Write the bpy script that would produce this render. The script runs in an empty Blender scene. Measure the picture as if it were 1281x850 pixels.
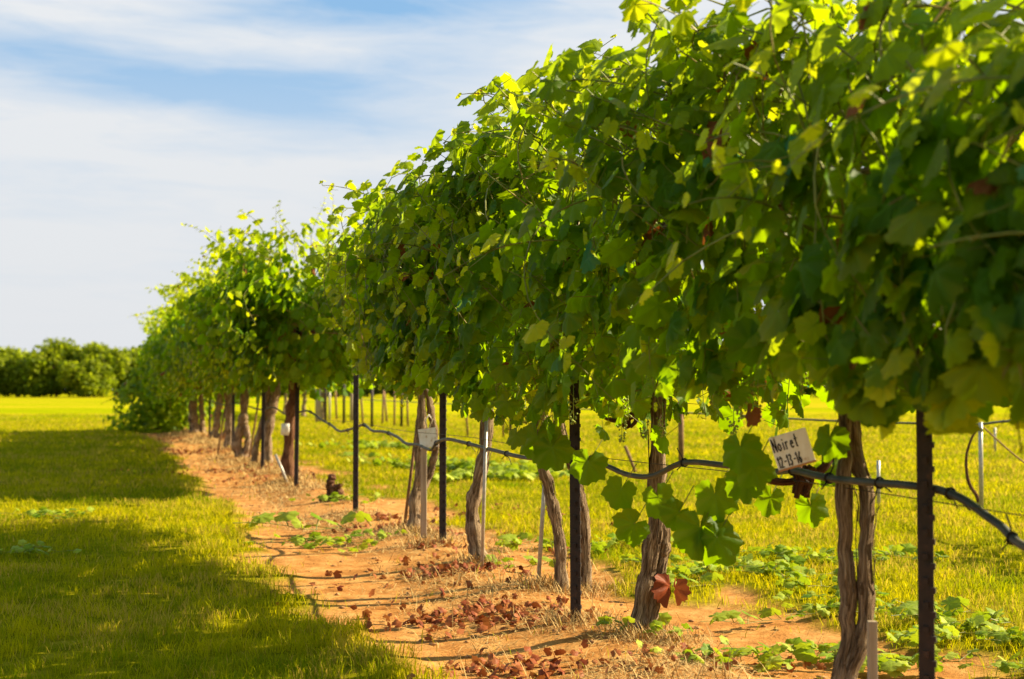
import bpy, math, random
import numpy as np
from mathutils import Vector

random.seed(7)
RNG = np.random.default_rng(11)
S = bpy.context.scene
COL = S.collection

# ------------------------------------------------------------------ camera
F, H = 1700.0, 0.9                       # focal length in photo pixels, eye height in metres
cam_d = bpy.data.cameras.new('camera')
cam = bpy.data.objects.new('camera', cam_d); COL.objects.link(cam)
cam.location = (0, 0, H)
cam.rotation_euler = (math.radians(92.09), 0, 0)
cam_d.sensor_width = 36.0
cam_d.lens = F/1281.0*36.0
cam_d.clip_start = 0.05; cam_d.clip_end = 3000
cam_d.dof.use_dof = True
cam_d.dof.focus_distance = 4.9
cam_d.dof.aperture_fstop = 4.0
S.camera = cam

# ------------------------------------------------------------------ sky, sun, exposure
SUN_EL, SUN_DIR = math.radians(34), Vector((0.965, 0.262, 0)).normalized()
S.view_settings.view_transform = 'Standard'
S.view_settings.look = 'None'
S.view_settings.gamma = 1.0
S.view_settings.use_curve_mapping = False
S.view_settings.exposure = 1.42
S.cycles.max_bounces = 8
S.cycles.transmission_bounces = 4
S.cycles.transparent_max_bounces = 4
S.cycles.use_denoising = True

W = bpy.data.worlds.new('World'); S.world = W; W.use_nodes = True
nt = W.node_tree; nt.nodes.clear()


class NT:
    """small node helper"""
    def __init__(s, tree): s.t = tree

    def n(s, typ, props=None, **inp):
        nd = s.t.nodes.new(typ)
        for k, v in (props or {}).items(): setattr(nd, k, v)
        for k, v in inp.items():
            key = int(k[1:]) if k[0] == 'i' and k[1:].isdigit() else k.replace('_', ' ')
            sock = nd.inputs[key]
            if isinstance(v, bpy.types.NodeSocket): s.t.links.new(v, sock)
            else: sock.default_value = v
        return nd

    def m(s, op, a, b=0.0, c=0.0, clamp=False):
        return s.n('ShaderNodeMath', dict(operation=op, use_clamp=clamp), i0=a, i1=b, i2=c).outputs[0]

    def mix(s, f, a, b, mode='MIX'):
        nd = s.t.nodes.new('ShaderNodeMix'); nd.data_type = 'RGBA'; nd.blend_type = mode
        for i, v in ((0, f), (6, a), (7, b)):
            if isinstance(v, bpy.types.NodeSocket): s.t.links.new(v, nd.inputs[i])
            else: nd.inputs[i].default_value = v if i == 0 else (*v[:3], 1)
        return nd.outputs[2]

    def ramp(s, f, stops):
        nd = s.t.nodes.new('ShaderNodeValToRGB'); s.t.links.new(f, nd.inputs[0])
        e = nd.color_ramp.elements
        while len(e) < len(stops): e.new(0.5)
        for el, (p, c) in zip(e, stops):
            el.position = p; el.color = (*c[:3], 1) if not isinstance(c, (int, float)) else (c, c, c, 1)
        return nd.outputs[0]

    def noise(s, vec, scale, detail=4, rough=0.55, dist=0.0):
        nd = s.n('ShaderNodeTexNoise', None, Scale=scale, Detail=detail, Roughness=rough, Distortion=dist)
        if vec is not None: s.t.links.new(vec, nd.inputs['Vector'])
        return nd.outputs[0]


w = NT(nt)
sky = w.n('ShaderNodeTexSky', dict(sky_type='NISHITA', sun_disc=False, sun_elevation=SUN_EL,
          sun_rotation=math.atan2(SUN_DIR.x, SUN_DIR.y), air_density=1.0, dust_density=1.5, ozone_density=1.5))
tc = w.n('ShaderNodeTexCoord').outputs['Generated']
sep = w.n('ShaderNodeSeparateXYZ', None, i0=tc)
dx, dy, dz = sep.outputs
az = w.m('ARCTAN2', dx, dy)               # 0 = straight ahead, radians, right positive
el = w.m('ARCSINE', dz)
# cirrus: long soft streaks high up, a closed veil lower down
cv = w.n('ShaderNodeCombineXYZ', None, i0=w.m('MULTIPLY', az, 2.2), i1=w.m('MULTIPLY', el, 12.0), i2=w.m('MULTIPLY', dx, 0.6)).outputs[0]
n1 = w.noise(cv, 1.7, 6, 0.55, 0.7)
cv2 = w.n('ShaderNodeCombineXYZ', None, i0=w.m('ADD', w.m('MULTIPLY', az, 7.0), w.m('MULTIPLY', el, 6.0)), i1=w.m('MULTIPLY', el, 44.0), i2=3.0).outputs[0]
n2 = w.noise(cv2, 1.5, 7, 0.62, 0.5)


def lens(a0, e0, wa, we, tilt):
    """soft elongated opening in the cloud layer, centred at azimuth a0 / elevation e0"""
    da = w.m('SUBTRACT', az, a0)
    de = w.m('SUBTRACT', w.m('SUBTRACT', el, e0), w.m('MULTIPLY', da, tilt))
    q = w.m('ADD', w.m('POWER', w.m('DIVIDE', da, wa), 2.0), w.m('POWER', w.m('DIVIDE', de, we), 2.0))
    return w.m('EXPONENT', w.m('MULTIPLY', q, -1.0))


A = lambda px: math.atan((px-640)/F)
E = lambda py: math.atan((487-py)/F)
o1 = lens(A(250), E(118), 0.19, 0.022, -0.12)
o2 = lens(A(430), E(12), 0.13, 0.015, 0.05)
o3 = lens(A(480), E(95), 0.10, 0.018, 0.10)
high = w.n('ShaderNodeMapRange', dict(interpolation_type='SMOOTHSTEP'), i0=el, i1=0.20, i2=0.75, i3=0.0, i4=0.75).outputs[0]
dens = w.m('ADD', w.m('MULTIPLY', w.m('SUBTRACT', n1, 0.5), 1.1), w.m('MULTIPLY', w.m('SUBTRACT', n2, 0.5), 1.1))
dens = w.m('ADD', dens, 0.96)
for o, k in ((o1, 1.0), (o2, 0.9), (o3, 0.5), (high, 1.0)):
    dens = w.m('SUBTRACT', dens, w.m('MULTIPLY', o, k))
dens = w.m('MULTIPLY', w.m('MULTIPLY', dens, 1.0, clamp=True), 0.92)
nearh = w.n('ShaderNodeMapRange', None, i0=el, i1=0.0, i2=0.26, i3=0.0, i4=1.0).outputs[0]
ccol = w.mix(nearh, (4.2, 4.3, 4.45), (4.75, 4.8, 4.85))
blue = w.mix(0.75, sky.outputs[0], (1.45, 2.85, 4.5))
blue = w.mix(nearh, ccol, blue)
skyc = w.mix(dens, blue, ccol)
bg = w.n('ShaderNodeBackground', None, Color=skyc, Strength=0.068)
out = w.n('ShaderNodeOutputWorld', None, Surface=bg.outputs[0])

sun_d = bpy.data.lights.new('sun', 'SUN'); sun_d.energy = 5.0; sun_d.angle = math.radians(0.53)
sun_d.color = (1.0, 0.84, 0.56)
sun = bpy.data.objects.new('sun', sun_d); COL.objects.link(sun)
sv = Vector((SUN_DIR.x*math.cos(SUN_EL), SUN_DIR.y*math.cos(SUN_EL), math.sin(SUN_EL)))
sun.rotation_euler = sv.to_track_quat('Z', 'Y').to_euler()
sun.location = (20, 5, 20)

# ------------------------------------------------------------------ helpers


def rowx(y, off=0.0): return 1.812-0.30*y+off          # the vine row: a straight line over the ground


def G(px, py):                                            # where a ground point of the photo stands
    y = F*H/(py-487.0); return ((px-640)/F*y, y)


_tab = RNG.random((256, 256))


def vnoise(x, y):
    xi = np.floor(x).astype(int); yi = np.floor(y).astype(int); fx = x-xi; fy = y-yi
    fx = fx*fx*(3-2*fx); fy = fy*fy*(3-2*fy)
    a = _tab[xi & 255, yi & 255]; b = _tab[(xi+1) & 255, yi & 255]
    c = _tab[xi & 255, (yi+1) & 255]; d = _tab[(xi+1) & 255, (yi+1) & 255]
    return (a*(1-fx)+b*fx)*(1-fy)+(c*(1-fx)+d*fx)*fy


def fbm(x, y, o=4):
    v = 0; a = 0.5; t = 0
    for i in range(o):
        v = v+a*vnoise(x*2**i+17.3*i, y*2**i+5.1*i); t += a; a *= 0.5
    return v/t


def sstep(a, b, x):
    t = np.clip((x-a)/(b-a), 0, 1); return t*t*(3-2*t)


def rowt(X, Y): return (X-rowx(Y))*0.958


def dirtf(X, Y):
    """1 on the bare strip below the vines, 0 in the grass"""
    t = rowt(X, Y)
    e = (fbm(X*1.1, Y*1.1, 4)-0.5)*0.75+(fbm(X*5+9, Y*5, 3)-0.5)*0.35
    right = 0.72+0.25*sstep(9, 6, Y)
    left = 0.86
    wd = np.where(t > 0, right, left)
    d = 1-sstep(-0.10, 0.10, np.abs(t)-wd+e)
    # grass creeps over the strip on the far side of the trunks
    isl = sstep(0.56, 0.66, fbm(X*1.3+40, Y*1.3+7, 3))*sstep(0.15, 0.4, t)
    d = d*(1-0.9*isl)
    return d*sstep(34, 31, Y)


TRUNKS = []                                                # filled in below (x, y)


def hgt(X, Y):
    X = np.asarray(X, float); Y = np.asarray(Y, float)
    t = rowt(X, Y)
    h = (fbm(X*0.7, Y*0.7, 3)-0.5)*0.05+(fbm(X*6, Y*6, 3)-0.5)*0.018
    h = h+0.05*np.exp(-(t/0.30)**2)*sstep(34, 30, Y)-0.02*dirtf(X, Y)
    return h*sstep(120, 40, Y)


def new_mesh(name, V, Fc, mat=None, parent=None, smooth=True):
    me = bpy.data.meshes.new(name)
    if isinstance(Fc, np.ndarray):
        V = np.asarray(V, np.float32); n, k = Fc.shape
        me.vertices.add(len(V)); me.vertices.foreach_set('co', V.ravel())
        me.loops.add(n*k); me.loops.foreach_set('vertex_index', Fc.astype(np.int32).ravel())
        me.polygons.add(n); me.polygons.foreach_set('loop_start', np.arange(0, n*k, k, dtype=np.int32))
        me.update(calc_edges=True)
    else:
        me.from_pydata([tuple(v) for v in V], [], Fc); me.update()
    if smooth: me.polygons.foreach_set('use_smooth', np.ones(len(me.polygons), bool))
    if mat: me.materials.append(mat)
    o = bpy.data.objects.new(name, me); COL.objects.link(o)
    if parent is not None: o.parent = parent
    return o


def attr(o, name, data):
    a = o.data.attributes.new(name, 'FLOAT_COLOR', 'POINT')
    d = np.ones((len(data), 4), np.float32); d[:, :data.shape[1]] = data
    a.data.foreach_set('color', d.ravel())


def tag(o, label=None, cat=None, group=None, kind=None):
    if label: o['label'] = label
    if cat: o['category'] = cat
    if group: o['group'] = group
    if kind: o['kind'] = kind
    return o


def empty(name, loc, label, cat, group=None, rz=0):
    o = bpy.data.objects.new(name, None); COL.objects.link(o)
    o.location = loc; o.rotation_euler = (0, 0, rz); o.empty_display_size = 0.1
    return tag(o, label, cat, group)


class MB:
    """collects pieces of one part"""
    def __init__(s): s.v = []; s.f = []; s.a = []

    def add(s, V, Fc, a=None):
        o = len(s.v); s.v += [tuple(v) for v in V]; s.f += [tuple(i+o for i in f) for f in Fc]
        s.a += (a if a is not None else [(0, 0, 0)]*len(V))

    def box(s, c, d, M=None):
        V = []
        for z in (-1, 1):
            for y in (-1, 1):
                for x in (-1, 1): V.append(Vector((x*d[0]/2, y*d[1]/2, z*d[2]/2)))
        if M: V = [M @ v for v in V]
        V = [v+Vector(c) for v in V]
        s.add(V, [(0, 2, 3, 1), (4, 5, 7, 6), (0, 1, 5, 4), (2, 6, 7, 3), (0, 4, 6, 2), (1, 3, 7, 5)])

    def tube(s, pts, rad, n=8, bump=None, caps=True, prof=None):
        pts = [Vector(p) for p in pts]; m = len(pts)
        if isinstance(rad, (int, float)): rad = [rad]*m
        T = [(pts[min(i+1, m-1)]-pts[max(i-1, 0)]).normalized() for i in range(m)]
        ref = Vector((1, 0, 0)) if abs(T[0].x) < 0.8 else Vector((0, 1, 0))
        u = (ref-T[0]*ref.dot(T[0])).normalized()
        V = []; Aa = []; L = 0
        for i in range(m):
            u = (u-T[i]*u.dot(T[i])).normalized(); v = T[i].cross(u)
            if i: L += (pts[i]-pts[i-1]).length
            for k in range(n):
                a = 2*math.pi*k/n
                r = rad[i]*(bump(L, a) if bump else 1.0)
                V.append(pts[i]+(u*math.cos(a)+v*math.sin(a))*r)
                Aa.append((math.cos(a)*0.5+0.5, math.sin(a)*0.5+0.5, L))
        Fc = []
        for i in range(m-1):
            for k in range(n):
                k2 = (k+1) % n
                Fc.append((i*n+k, i*n+k2, (i+1)*n+k2, (i+1)*n+k))
        if caps:
            Fc.append(tuple(range(n-1, -1, -1))); Fc.append(tuple((m-1)*n+k for k in range(n)))
        s.add(V, Fc, Aa)

    def build(s, name, mat, parent=None, smooth=True, at=False):
        o = new_mesh(name, s.v, s.f, mat, parent, smooth)
        if at: attr(o, 'tub', np.array(s.a, np.float32))
        return o


# ------------------------------------------------------------------ materials
def mat(name, fn):
    m = bpy.data.materials.new(name); m.use_nodes = True; m.node_tree.nodes.clear()
    t = NT(m.node_tree); sh = fn(t)
    t.n('ShaderNodeOutputMaterial', None, Surface=sh); return m


def pri(t, col, rough=0.8, bump=None, bstr=0.3, bdist=0.01, metal=0.0, spec=0.3):
    b = t.n('ShaderNodeBsdfPrincipled', None, Roughness=rough, Metallic=metal)
    b.inputs['Specular IOR Level'].default_value = spec
    if isinstance(col, bpy.types.NodeSocket): t.t.links.new(col, b.inputs['Base Color'])
    else: b.inputs['Base Color'].default_value = (*col, 1)
    if bump is not None:
        bp = t.n('ShaderNodeBump', None, Strength=bstr, Distance=bdist, Height=bump)
        t.t.links.new(bp.outputs[0], b.inputs['Normal'])
    return b.outputs[0]


def attrn(t, name):
    a = t.n('ShaderNodeAttribute', dict(attribute_name=name))
    return t.n('ShaderNodeSeparateXYZ', None, i0=a.outputs['Color']).outputs


def leaf_mat(name, young, mature, dark, trans_y, trans_m, tf=0.42):
    def fn(t):
        vein, age, rnd = attrn(t, 'leaf')
        geo = t.n('ShaderNodeNewGeometry'); pos = geo.outputs['Position']
        n = t.noise(pos, 55, 3)
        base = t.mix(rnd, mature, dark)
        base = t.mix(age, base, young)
        base = t.mix(t.m('MULTIPLY', t.m('POWER', vein, 16.0), 0.8), base, tuple(min(1, c*2.6+0.02) for c in mature))
        base = t.mix(t.m('MULTIPLY', t.m('SUBTRACT', n, 0.35, clamp=True), 0.5), base, dark)
        sky_sheen = t.m('MULTIPLY', t.m('GREATER_THAN', rnd, 0.955), t.m('LESS_THAN', rnd, 0.975))  # sky reflection painted into the colour of a few leaves
        base = t.mix(sky_sheen, base, (0.012, 0.12, 0.05))
        brown = t.m('GREATER_THAN', t.m('ADD', rnd, t.m('MULTIPLY', n, 0.04)), 1.01)
        base = t.mix(brown, base, (0.20, 0.075, 0.02))
        tc_ = t.mix(age, trans_m, trans_y)
        tc_ = t.mix(t.m('MULTIPLY', t.m('POWER', vein, 14.0), 0.7), tc_, tuple(c*0.45 for c in trans_m))
        tc_ = t.mix(brown, tc_, (0.25, 0.07, 0.01))
        b = pri(t, base, 0.5, t.m('ADD', n, t.m('MULTIPLY', vein, -0.6)), 0.5, 0.004, 0, 0.08)
        tr = t.n('ShaderNodeBsdfTranslucent', None, Color=tc_).outputs[0]
        return t.n('ShaderNodeMixShader', None, i0=tf, i1=b, i2=tr).outputs[0]
    return mat(name, fn)


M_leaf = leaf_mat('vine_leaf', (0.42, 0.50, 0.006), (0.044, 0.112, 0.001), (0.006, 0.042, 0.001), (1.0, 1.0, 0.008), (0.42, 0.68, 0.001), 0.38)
M_clip = leaf_mat('clipping_leaf', (0.50, 0.54, 0.07), (0.20, 0.30, 0.010), (0.05, 0.13, 0.004), (0.6, 0.7, 0.02), (0.40, 0.55, 0.01), 0.3)
M_treeleaf = leaf_mat('tree_leaf', (0.22, 0.23, 0.008), (0.10, 0.145, 0.006), (0.06, 0.095, 0.004), (0.6, 0.68, 0.014), (0.38, 0.50, 0.010), 0.42)
M_dry = leaf_mat('dry_leaf', (0.34, 0.12, 0.04), (0.22, 0.048, 0.018), (0.10, 0.022, 0.009), (0.5, 0.2, 0.05), (0.3, 0.08, 0.02), 0.15)


def bark(c1, c2, c3):
    def fn(t):
        ca, sa, L = attrn(t, 'tub')
        v = t.n('ShaderNodeCombineXYZ', None, i0=t.m('MULTIPLY', ca, 1.0), i1=t.m('MULTIPLY', sa, 1.0), i2=t.m('MULTIPLY', L, 1.6)).outputs[0]
        n = t.noise(v, 11, 7, 0.65, 0.6)
        n2 = t.noise(v, 34, 4, 0.6, 0.2)
        n3 = t.noise(v, 3, 3)
        h = t.m('ADD', n, t.m('MULTIPLY', n2, 0.5))
        c = t.ramp(n, [(0.36, c1), (0.50, c2), (0.64, c3)])
        c = t.mix(t.m('MULTIPLY', n3, 0.4), c, c1)
        return pri(t, c, 0.9, h, 1.0, 0.012, 0, 0.15)
    return fn


M_bark = mat('vine_bark', bark((0.055, 0.030, 0.016), (0.28, 0.19, 0.11), (0.60, 0.45, 0.29)))
M_bark2 = mat('red_bark', bark((0.06, 0.022, 0.012), (0.17, 0.075, 0.035), (0.28, 0.15, 0.08)))


def postf(t):
    pos = t.n('ShaderNodeNewGeometry').outputs['Position']
    n = t.noise(pos, 30, 5, 0.7)
    c = t.ramp(n, [(0.35, (0.016, 0.010, 0.008)), (0.6, (0.035, 0.020, 0.014)), (0.78, (0.10, 0.04, 0.018))])
    return pri(t, c, 0.6, n, 0.4, 0.003, 0.1, 0.35)


M_post = mat('painted_steel', postf)
M_galv = mat('galvanised_steel', lambda t: pri(t, t.ramp(t.noise(t.n('ShaderNodeNewGeometry').outputs['Position'], 60, 4), [(0.3, (0.30, 0.27, 0.23)), (0.7, (0.50, 0.46, 0.39))]), 0.4, None, metal=0.3, spec=0.5))
M_wood = mat('weathered_wood', lambda t: (lambda p: pri(t, t.ramp(t.noise(t.n('ShaderNodeMapping', None, Vector=p, Scale=(60, 60, 5)).outputs[0], 1, 5), [(0.3, (0.22, 0.16, 0.10)), (0.7, (0.42, 0.34, 0.24))]), 0.85, t.noise(p, 40, 4), 0.4, 0.003))(t.n('ShaderNodeNewGeometry').outputs['Position']))
M_hose = mat('hose_plastic', lambda t: pri(t, t.ramp(t.noise(t.n('ShaderNodeNewGeometry').outputs['Position'], 14, 5), [(0.35, (0.030, 0.036, 0.034)), (0.58, (0.055, 0.062, 0.058)), (0.72, (0.14, 0.11, 0.08))]), 0.5, None, spec=0.35))
M_tie = mat('black_plastic', lambda t: pri(t, (0.012, 0.010, 0.010), 0.45))
M_wire = mat('wire', lambda t: pri(t, (0.05, 0.035, 0.025), 0.5, metal=0.5))
M_ink = mat('ink', lambda t: pri(t, (0.01, 0.01, 0.012), 0.6))


def signf(t):
    p = t.n('ShaderNodeNewGeometry').outputs['Position']
    n = t.noise(p, 25, 6, 0.7)
    st = t.noise(t.n('ShaderNodeMapping', None, Vector=p, Scale=(70, 70, 8)).outputs[0], 1, 4)
    c = t.ramp(t.m('ADD', t.m('MULTIPLY', n, 0.6), t.m('MULTIPLY', st, 0.4)), [(0.36, (0.38, 0.22, 0.09)), (0.44, (0.70, 0.66, 0.58)), (0.7, (0.82, 0.81, 0.78))])
    return pri(t, c, 0.6)


M_sign = mat('painted_board', signf)


def canef(t):
    p = t.n('ShaderNodeNewGeometry').outputs['Position']
    return pri(t, t.ramp(t.noise(p, 9, 3), [(0.35, (0.11, 0.14, 0.015)), (0.55, (0.20, 0.20, 0.025)), (0.72, (0.26, 0.12, 0.04))]), 0.5)


M_cane = mat('green_cane', canef)
M_browncane = mat('brown_cane', lambda t: pri(t, t.ramp(t.noise(t.n('ShaderNodeNewGeometry').outputs['Position'], 18, 4), [(0.3, (0.10, 0.05, 0.022)), (0.7, (0.30, 0.17, 0.08))]), 0.8))
M_grape = mat('green_berry', lambda t: pri(t, (0.30, 0.36, 0.06), 0.35))


def groundf(t):
    p = t.n('ShaderNodeNewGeometry').outputs['Position']
    d, g2, _ = attrn(t, 'gr')
    nb = t.noise(p, 0.9, 5, 0.6); nm = t.noise(p, 7, 6, 0.65); nf = t.noise(p, 60, 5, 0.7); nl = t.noise(t.n('ShaderNodeMapping', None, Vector=p, Scale=(0.25, 1.6, 1)).outputs[0], 0.12, 5, 0.6)
    soil = t.ramp(nm, [(0.28, (0.26, 0.104, 0.028)), (0.48, (0.44, 0.205, 0.060)), (0.66, (0.56, 0.31, 0.105))])
    soil = t.mix(t.m('MULTIPLY', t.m('SUBTRACT', 0.48, nf, clamp=True), 1.3), soil, (0.14, 0.060, 0.020))
    soil = t.mix(t.m('MULTIPLY', t.m('SUBTRACT', nb, 0.50, clamp=True), 1.6), soil, (0.26, 0.15, 0.06))
    gr = t.ramp(nm, [(0.3, (0.09, 0.10, 0.003)), (0.5, (0.19, 0.18, 0.004)), (0.7, (0.31, 0.25, 0.015))])
    gr = t.mix(t.m('MULTIPLY', t.m('SUBTRACT', nb, 0.5, clamp=True), 2.0), gr, (0.12, 0.15, 0.006))
    far = t.ramp(nl, [(0.38, (0.20, 0.25, 0.002)), (0.50, (0.31, 0.31, 0.003)), (0.62, (0.42, 0.31, 0.015))])
    gr = t.mix(g2, gr, far)
    c = t.mix(d, gr, soil)
    hb = t.m('ADD', t.m('MULTIPLY', nm, 0.6), t.m('MULTIPLY', nf, 0.35))
    return pri(t, c, 0.95, hb, 0.8, 0.035, 0, 0.0)


M_ground = mat('soil_and_turf', groundf)


def grassf(t):
    age, rnd, hh = attrn(t, 'gb')
    base = t.mix(rnd, (0.095, 0.145, 0.001), (0.37, 0.335, 0.002))
    base = t.mix(age, base, (0.46, 0.33, 0.05))
    b = pri(t, base, 0.7, spec=0.03)
    tcol = t.mix(age, t.mix(rnd, (0.24, 0.34, 0.002), (0.76, 0.64, 0.003)), (0.66, 0.44, 0.07))
    tr = t.n('ShaderNodeBsdfTranslucent', None, Color=tcol).outputs[0]
    return t.n('ShaderNodeMixShader', None, i0=0.45, i1=b, i2=tr).outputs[0]


M_grass = mat('grass_blade', grassf)


def strawf(t):
    age, rnd, hh = attrn(t, 'gb')
    return pri(t, t.mix(rnd, (0.22, 0.12, 0.035), (0.62, 0.42, 0.15)), 0.8)


M_straw = mat('dry_straw', strawf)

# ------------------------------------------------------------------ ground, one sheet to the horizon
def grade(segs):
    r = []
    for a, b, st in segs: r += list(np.arange(a, b, st))
    r.append(segs[-1][1]); return np.array(r, float)


ys = grade([(-900, -100, 200), (-100, -10, 15), (-10, 1, 0.5), (1, 3, 0.08), (3, 14, 0.045), (14, 34, 0.12), (34, 60, 0.8), (60, 200, 7), (200, 2400, 200)])
ts = grade([(-1800, -200, 200), (-200, -20, 10), (-20, -4, 0.6), (-4, -1.5, 0.08), (-1.5, 1.6, 0.04), (1.6, 5, 0.1), (5, 20, 0.6), (20, 200, 10), (200, 1800, 200)])
YY, TT = np.meshgrid(ys, ts, indexing='ij')
cl = np.clip(YY, -100, 200)
XX = 1.812-0.30*cl+TT
V = np.stack([XX, YY, hgt(XX, YY)], -1).reshape(-1, 3)
ny, nx = YY.shape
ii = (np.arange(ny-1)[:, None]*nx+np.arange(nx-1)[None]).ravel()
Fq = np.stack([ii, ii+1, ii+nx+1, ii+nx], -1)
ground = new_mesh('ground', V, Fq, M_ground)
gd = np.stack([dirtf(XX, YY), sstep(25, 55, YY), XX*0], -1).reshape(-1, 3)
attr(ground, 'gr', gd)
tag(ground, kind='structure')


# ------------------------------------------------------------------ grass blades
def blades(name, P, hh, wd, lean, data, mt, az=None):
    n = len(P)
    if az is None: az = RNG.random(n)*2*np.pi
    fac = RNG.random(n)*2*np.pi
    u = np.stack([np.cos(fac), np.sin(fac), fac*0], -1)*wd[:, None]*0.5
    ld = np.stack([np.cos(az), np.sin(az), az*0], -1)
    up = np.array([0, 0, 1.0])
    m = P+ld*(lean*hh*0.35)[:, None]+up*(hh*0.6)[:, None]
    tip = P+ld*(lean*hh)[:, None]+up*(hh*(1-0.35*np.minimum(lean, 1.5)**2*0.6))[:, None]
    V = np.stack([P-u, P+u, m+u*0.75, m-u*0.75, tip], 1).reshape(-1, 3)
    b = np.arange(n)*5
    Fc = np.concatenate([np.stack([b, b+1, b+2], -1), np.stack([b, b+2, b+3], -1), np.stack([b+3, b+2, b+4], -1)])
    o = new_mesh(name, V, Fc, mt)
    d = np.repeat(data, 5, 0); d[:, 2] = np.tile([0, 0, .6, .6, 1.0], n)
    attr(o, 'gb', d)
    return o


pts = []
for y0, y1, den in ((1.2, 3.6, 1300), (3.6, 5.2, 7500), (5.2, 7, 5000), (7, 10, 2600), (10, 14, 1200), (14, 20, 560), (20, 30, 240), (30, 48, 90)):
    xr = 0.40*y1+1.2
    n = int((y1-y0)*2*xr*den)
    Y = y0+(y1-y0)*RNG.random(n); X = (RNG.random(n)*2-1)*xr
    pts.append(np.stack([X, Y], -1))
pts = np.concatenate(pts)
X, Y = pts.T
d = dirtf(X, Y)
cl = fbm(X*2.2+3, Y*2.2, 3)
fine = fbm(X*14, Y*14, 2)
keep = RNG.random(len(X)) < (1-d)**1.5*np.clip(2.6*(fine-0.22), 0.05, 1)*0.97+0.012*(cl > 0.5)
X, Y, d, cl, fine = X[keep], Y[keep], d[keep], cl[keep], fine[keep]
t_ = rowt(X, Y)
edge = np.exp(-((np.abs(t_)-0.95)/0.25)**2)
n = len(X)
hh = (0.020+0.035*RNG.random(n)+0.035*RNG.random(n)**4+0.05*np.maximum(fine-0.45, 0)+0.030*edge*RNG.random(n)+0.02*(cl-0.5))*(0.82+0.2*sstep(10, 30, Y))
wd = 0.0030*(0.7+0.7*RNG.random(n))*np.clip(Y/5.0, 1, 6)
lean = 0.15+0.9*RNG.random(n)
dry = (RNG.random(n) < 0.07+0.40*sstep(0.48, 0.62, fbm(X*2.1+50, Y*2.1, 4))).astype(float)*(0.5+0.5*RNG.random(n))
rnd = np.clip(sstep(0.32, 0.62, fbm(X*0.8+20, Y*0.8+3, 4))*0.45+sstep(.35, .62, fbm(X*7+2, Y*7+3, 3))*0.4+RNG.random(n)*0.5-0.18, 0, 1)
P = np.stack([X, Y, hgt(X, Y)-0.004], -1)
grass = blades('grass', P, hh, wd, lean, np.stack([dry, rnd, rnd], -1), M_grass)
tag(grass, 'short mown yellow green grass on both sides of the bare strip', 'grass', kind='stuff')

# straw and old stalks on the bare strip, thickest round the trunks
n = 54000
Y = 3.0+27*RNG.random(n)**1.5
T = RNG.normal(0.0, 0.30, n)
X = rowx(Y)+T
FOOT = [(.80, 3.34), (.475, 4.97), (.49, 4.9), (.215, 6.05), (.33, 6.22), (-.155, 6.82), (-.61, 8.45), (-.57, 8.3), (.12, 6.1), (-.48, 7.6), (-2.12, 12.9), (-2.8, 15.5), (.246, 5.2)]
for fx, fy in FOOT:
    X = np.concatenate([X, fx+RNG.normal(0, .085, 420)]); Y = np.concatenate([Y, fy+RNG.normal(-.02, .09, 420)])
n = len(X); isf = np.arange(n) >= 54000
k = isf | (RNG.random(n) < (0.08+0.92*sstep(0.40, 0.58, fbm(X*2+7, Y*1.2, 3)))*dirtf(X, Y))
X, Y, isf = X[k], Y[k], isf[k]; n = len(X)
ln = 0.03+0.07*RNG.random(n); a = RNG.random(n)*2*np.pi
P = np.stack([X, Y, hgt(X, Y)+0.004], -1)
az_ = RNG.random(n)*2*np.pi
up = RNG.random(n) < np.where(isf, 0.55, 0.10)
q = np.stack([np.cos(az_), np.sin(az_), np.where(up, 0.5+RNG.random(n), RNG.random(n)*0.25)], -1)
q /= np.linalg.norm(q, axis=1)[:, None]
sd = np.stack([-np.sin(az_), np.cos(az_), az_*0], -1)*(0.0012*np.clip(Y/5, 1, 4))[:, None]
tip = P+q*ln[:, None]
mid = P+q*ln[:, None]*0.5+np.array([0, 0, 0.006])
Vs = np.stack([P-sd, P+sd, mid+sd, mid-sd, tip], 1).reshape(-1, 3)
b = np.arange(n)*5
Fs = np.concatenate([np.stack([b, b+1, b+2], -1), np.stack([b, b+2, b+3], -1), np.stack([b+3, b+2, b+4], -1)])
straw = new_mesh('straw', Vs, Fs, M_straw)
attr(straw, 'gb', np.repeat(np.stack([a*0, RNG.random(n), a*0], -1), 5, 0))
tag(straw, 'dry straw and old stalks scattered on the bare soil below the vines', 'straw', kind='stuff')

# clods
n = 1500
Y = 3.4+14*RNG.random(n)**1.4; T = (RNG.random(n)*2-1)*0.85; X = rowx(Y)+T
k = dirtf(X, Y) > 0.6; X, Y = X[k], Y[k]; n = len(X)
sz = 0.003+0.012*RNG.random(n)**4
ico = np.array([(0, 0, 1), (.9, 0, .3), (.28, .85, .3), (-.72, .53, .4), (-.7, -.5, .25), (.3, -.85, .35), (0, 0, -.6)], float)
icf = np.array([(0, 1, 2), (0, 2, 3), (0, 3, 4), (0, 4, 5), (0, 5, 1), (6, 2, 1), (6, 3, 2), (6, 4, 3), (6, 5, 4), (6, 1, 5)])
Vc = (ico[None]*(0.6+0.8*RNG.random((n, 7, 1))))*sz[:, None, None]*np.array([1.3, 1, .8])+np.stack([X, Y, hgt(X, Y)], -1)[:, None]
clod = new_mesh('soil_clods', Vc.reshape(-1, 3), (icf[None]+np.arange(n)[:, None, None]*7).reshape(-1, 3),
                mat('clod', lambda t: pri(t, t.ramp(t.noise(t.n('ShaderNodeNewGeometry').outputs['Position'], 40, 3), [(0.35, (0.22, 0.10, 0.04)), (0.65, (0.50, 0.28, 0.12))]), 0.95, spec=0.1)), smooth=False)
tag(clod, 'small crumbs and clods of reddish soil on the bare strip', 'soil', kind='stuff')


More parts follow.
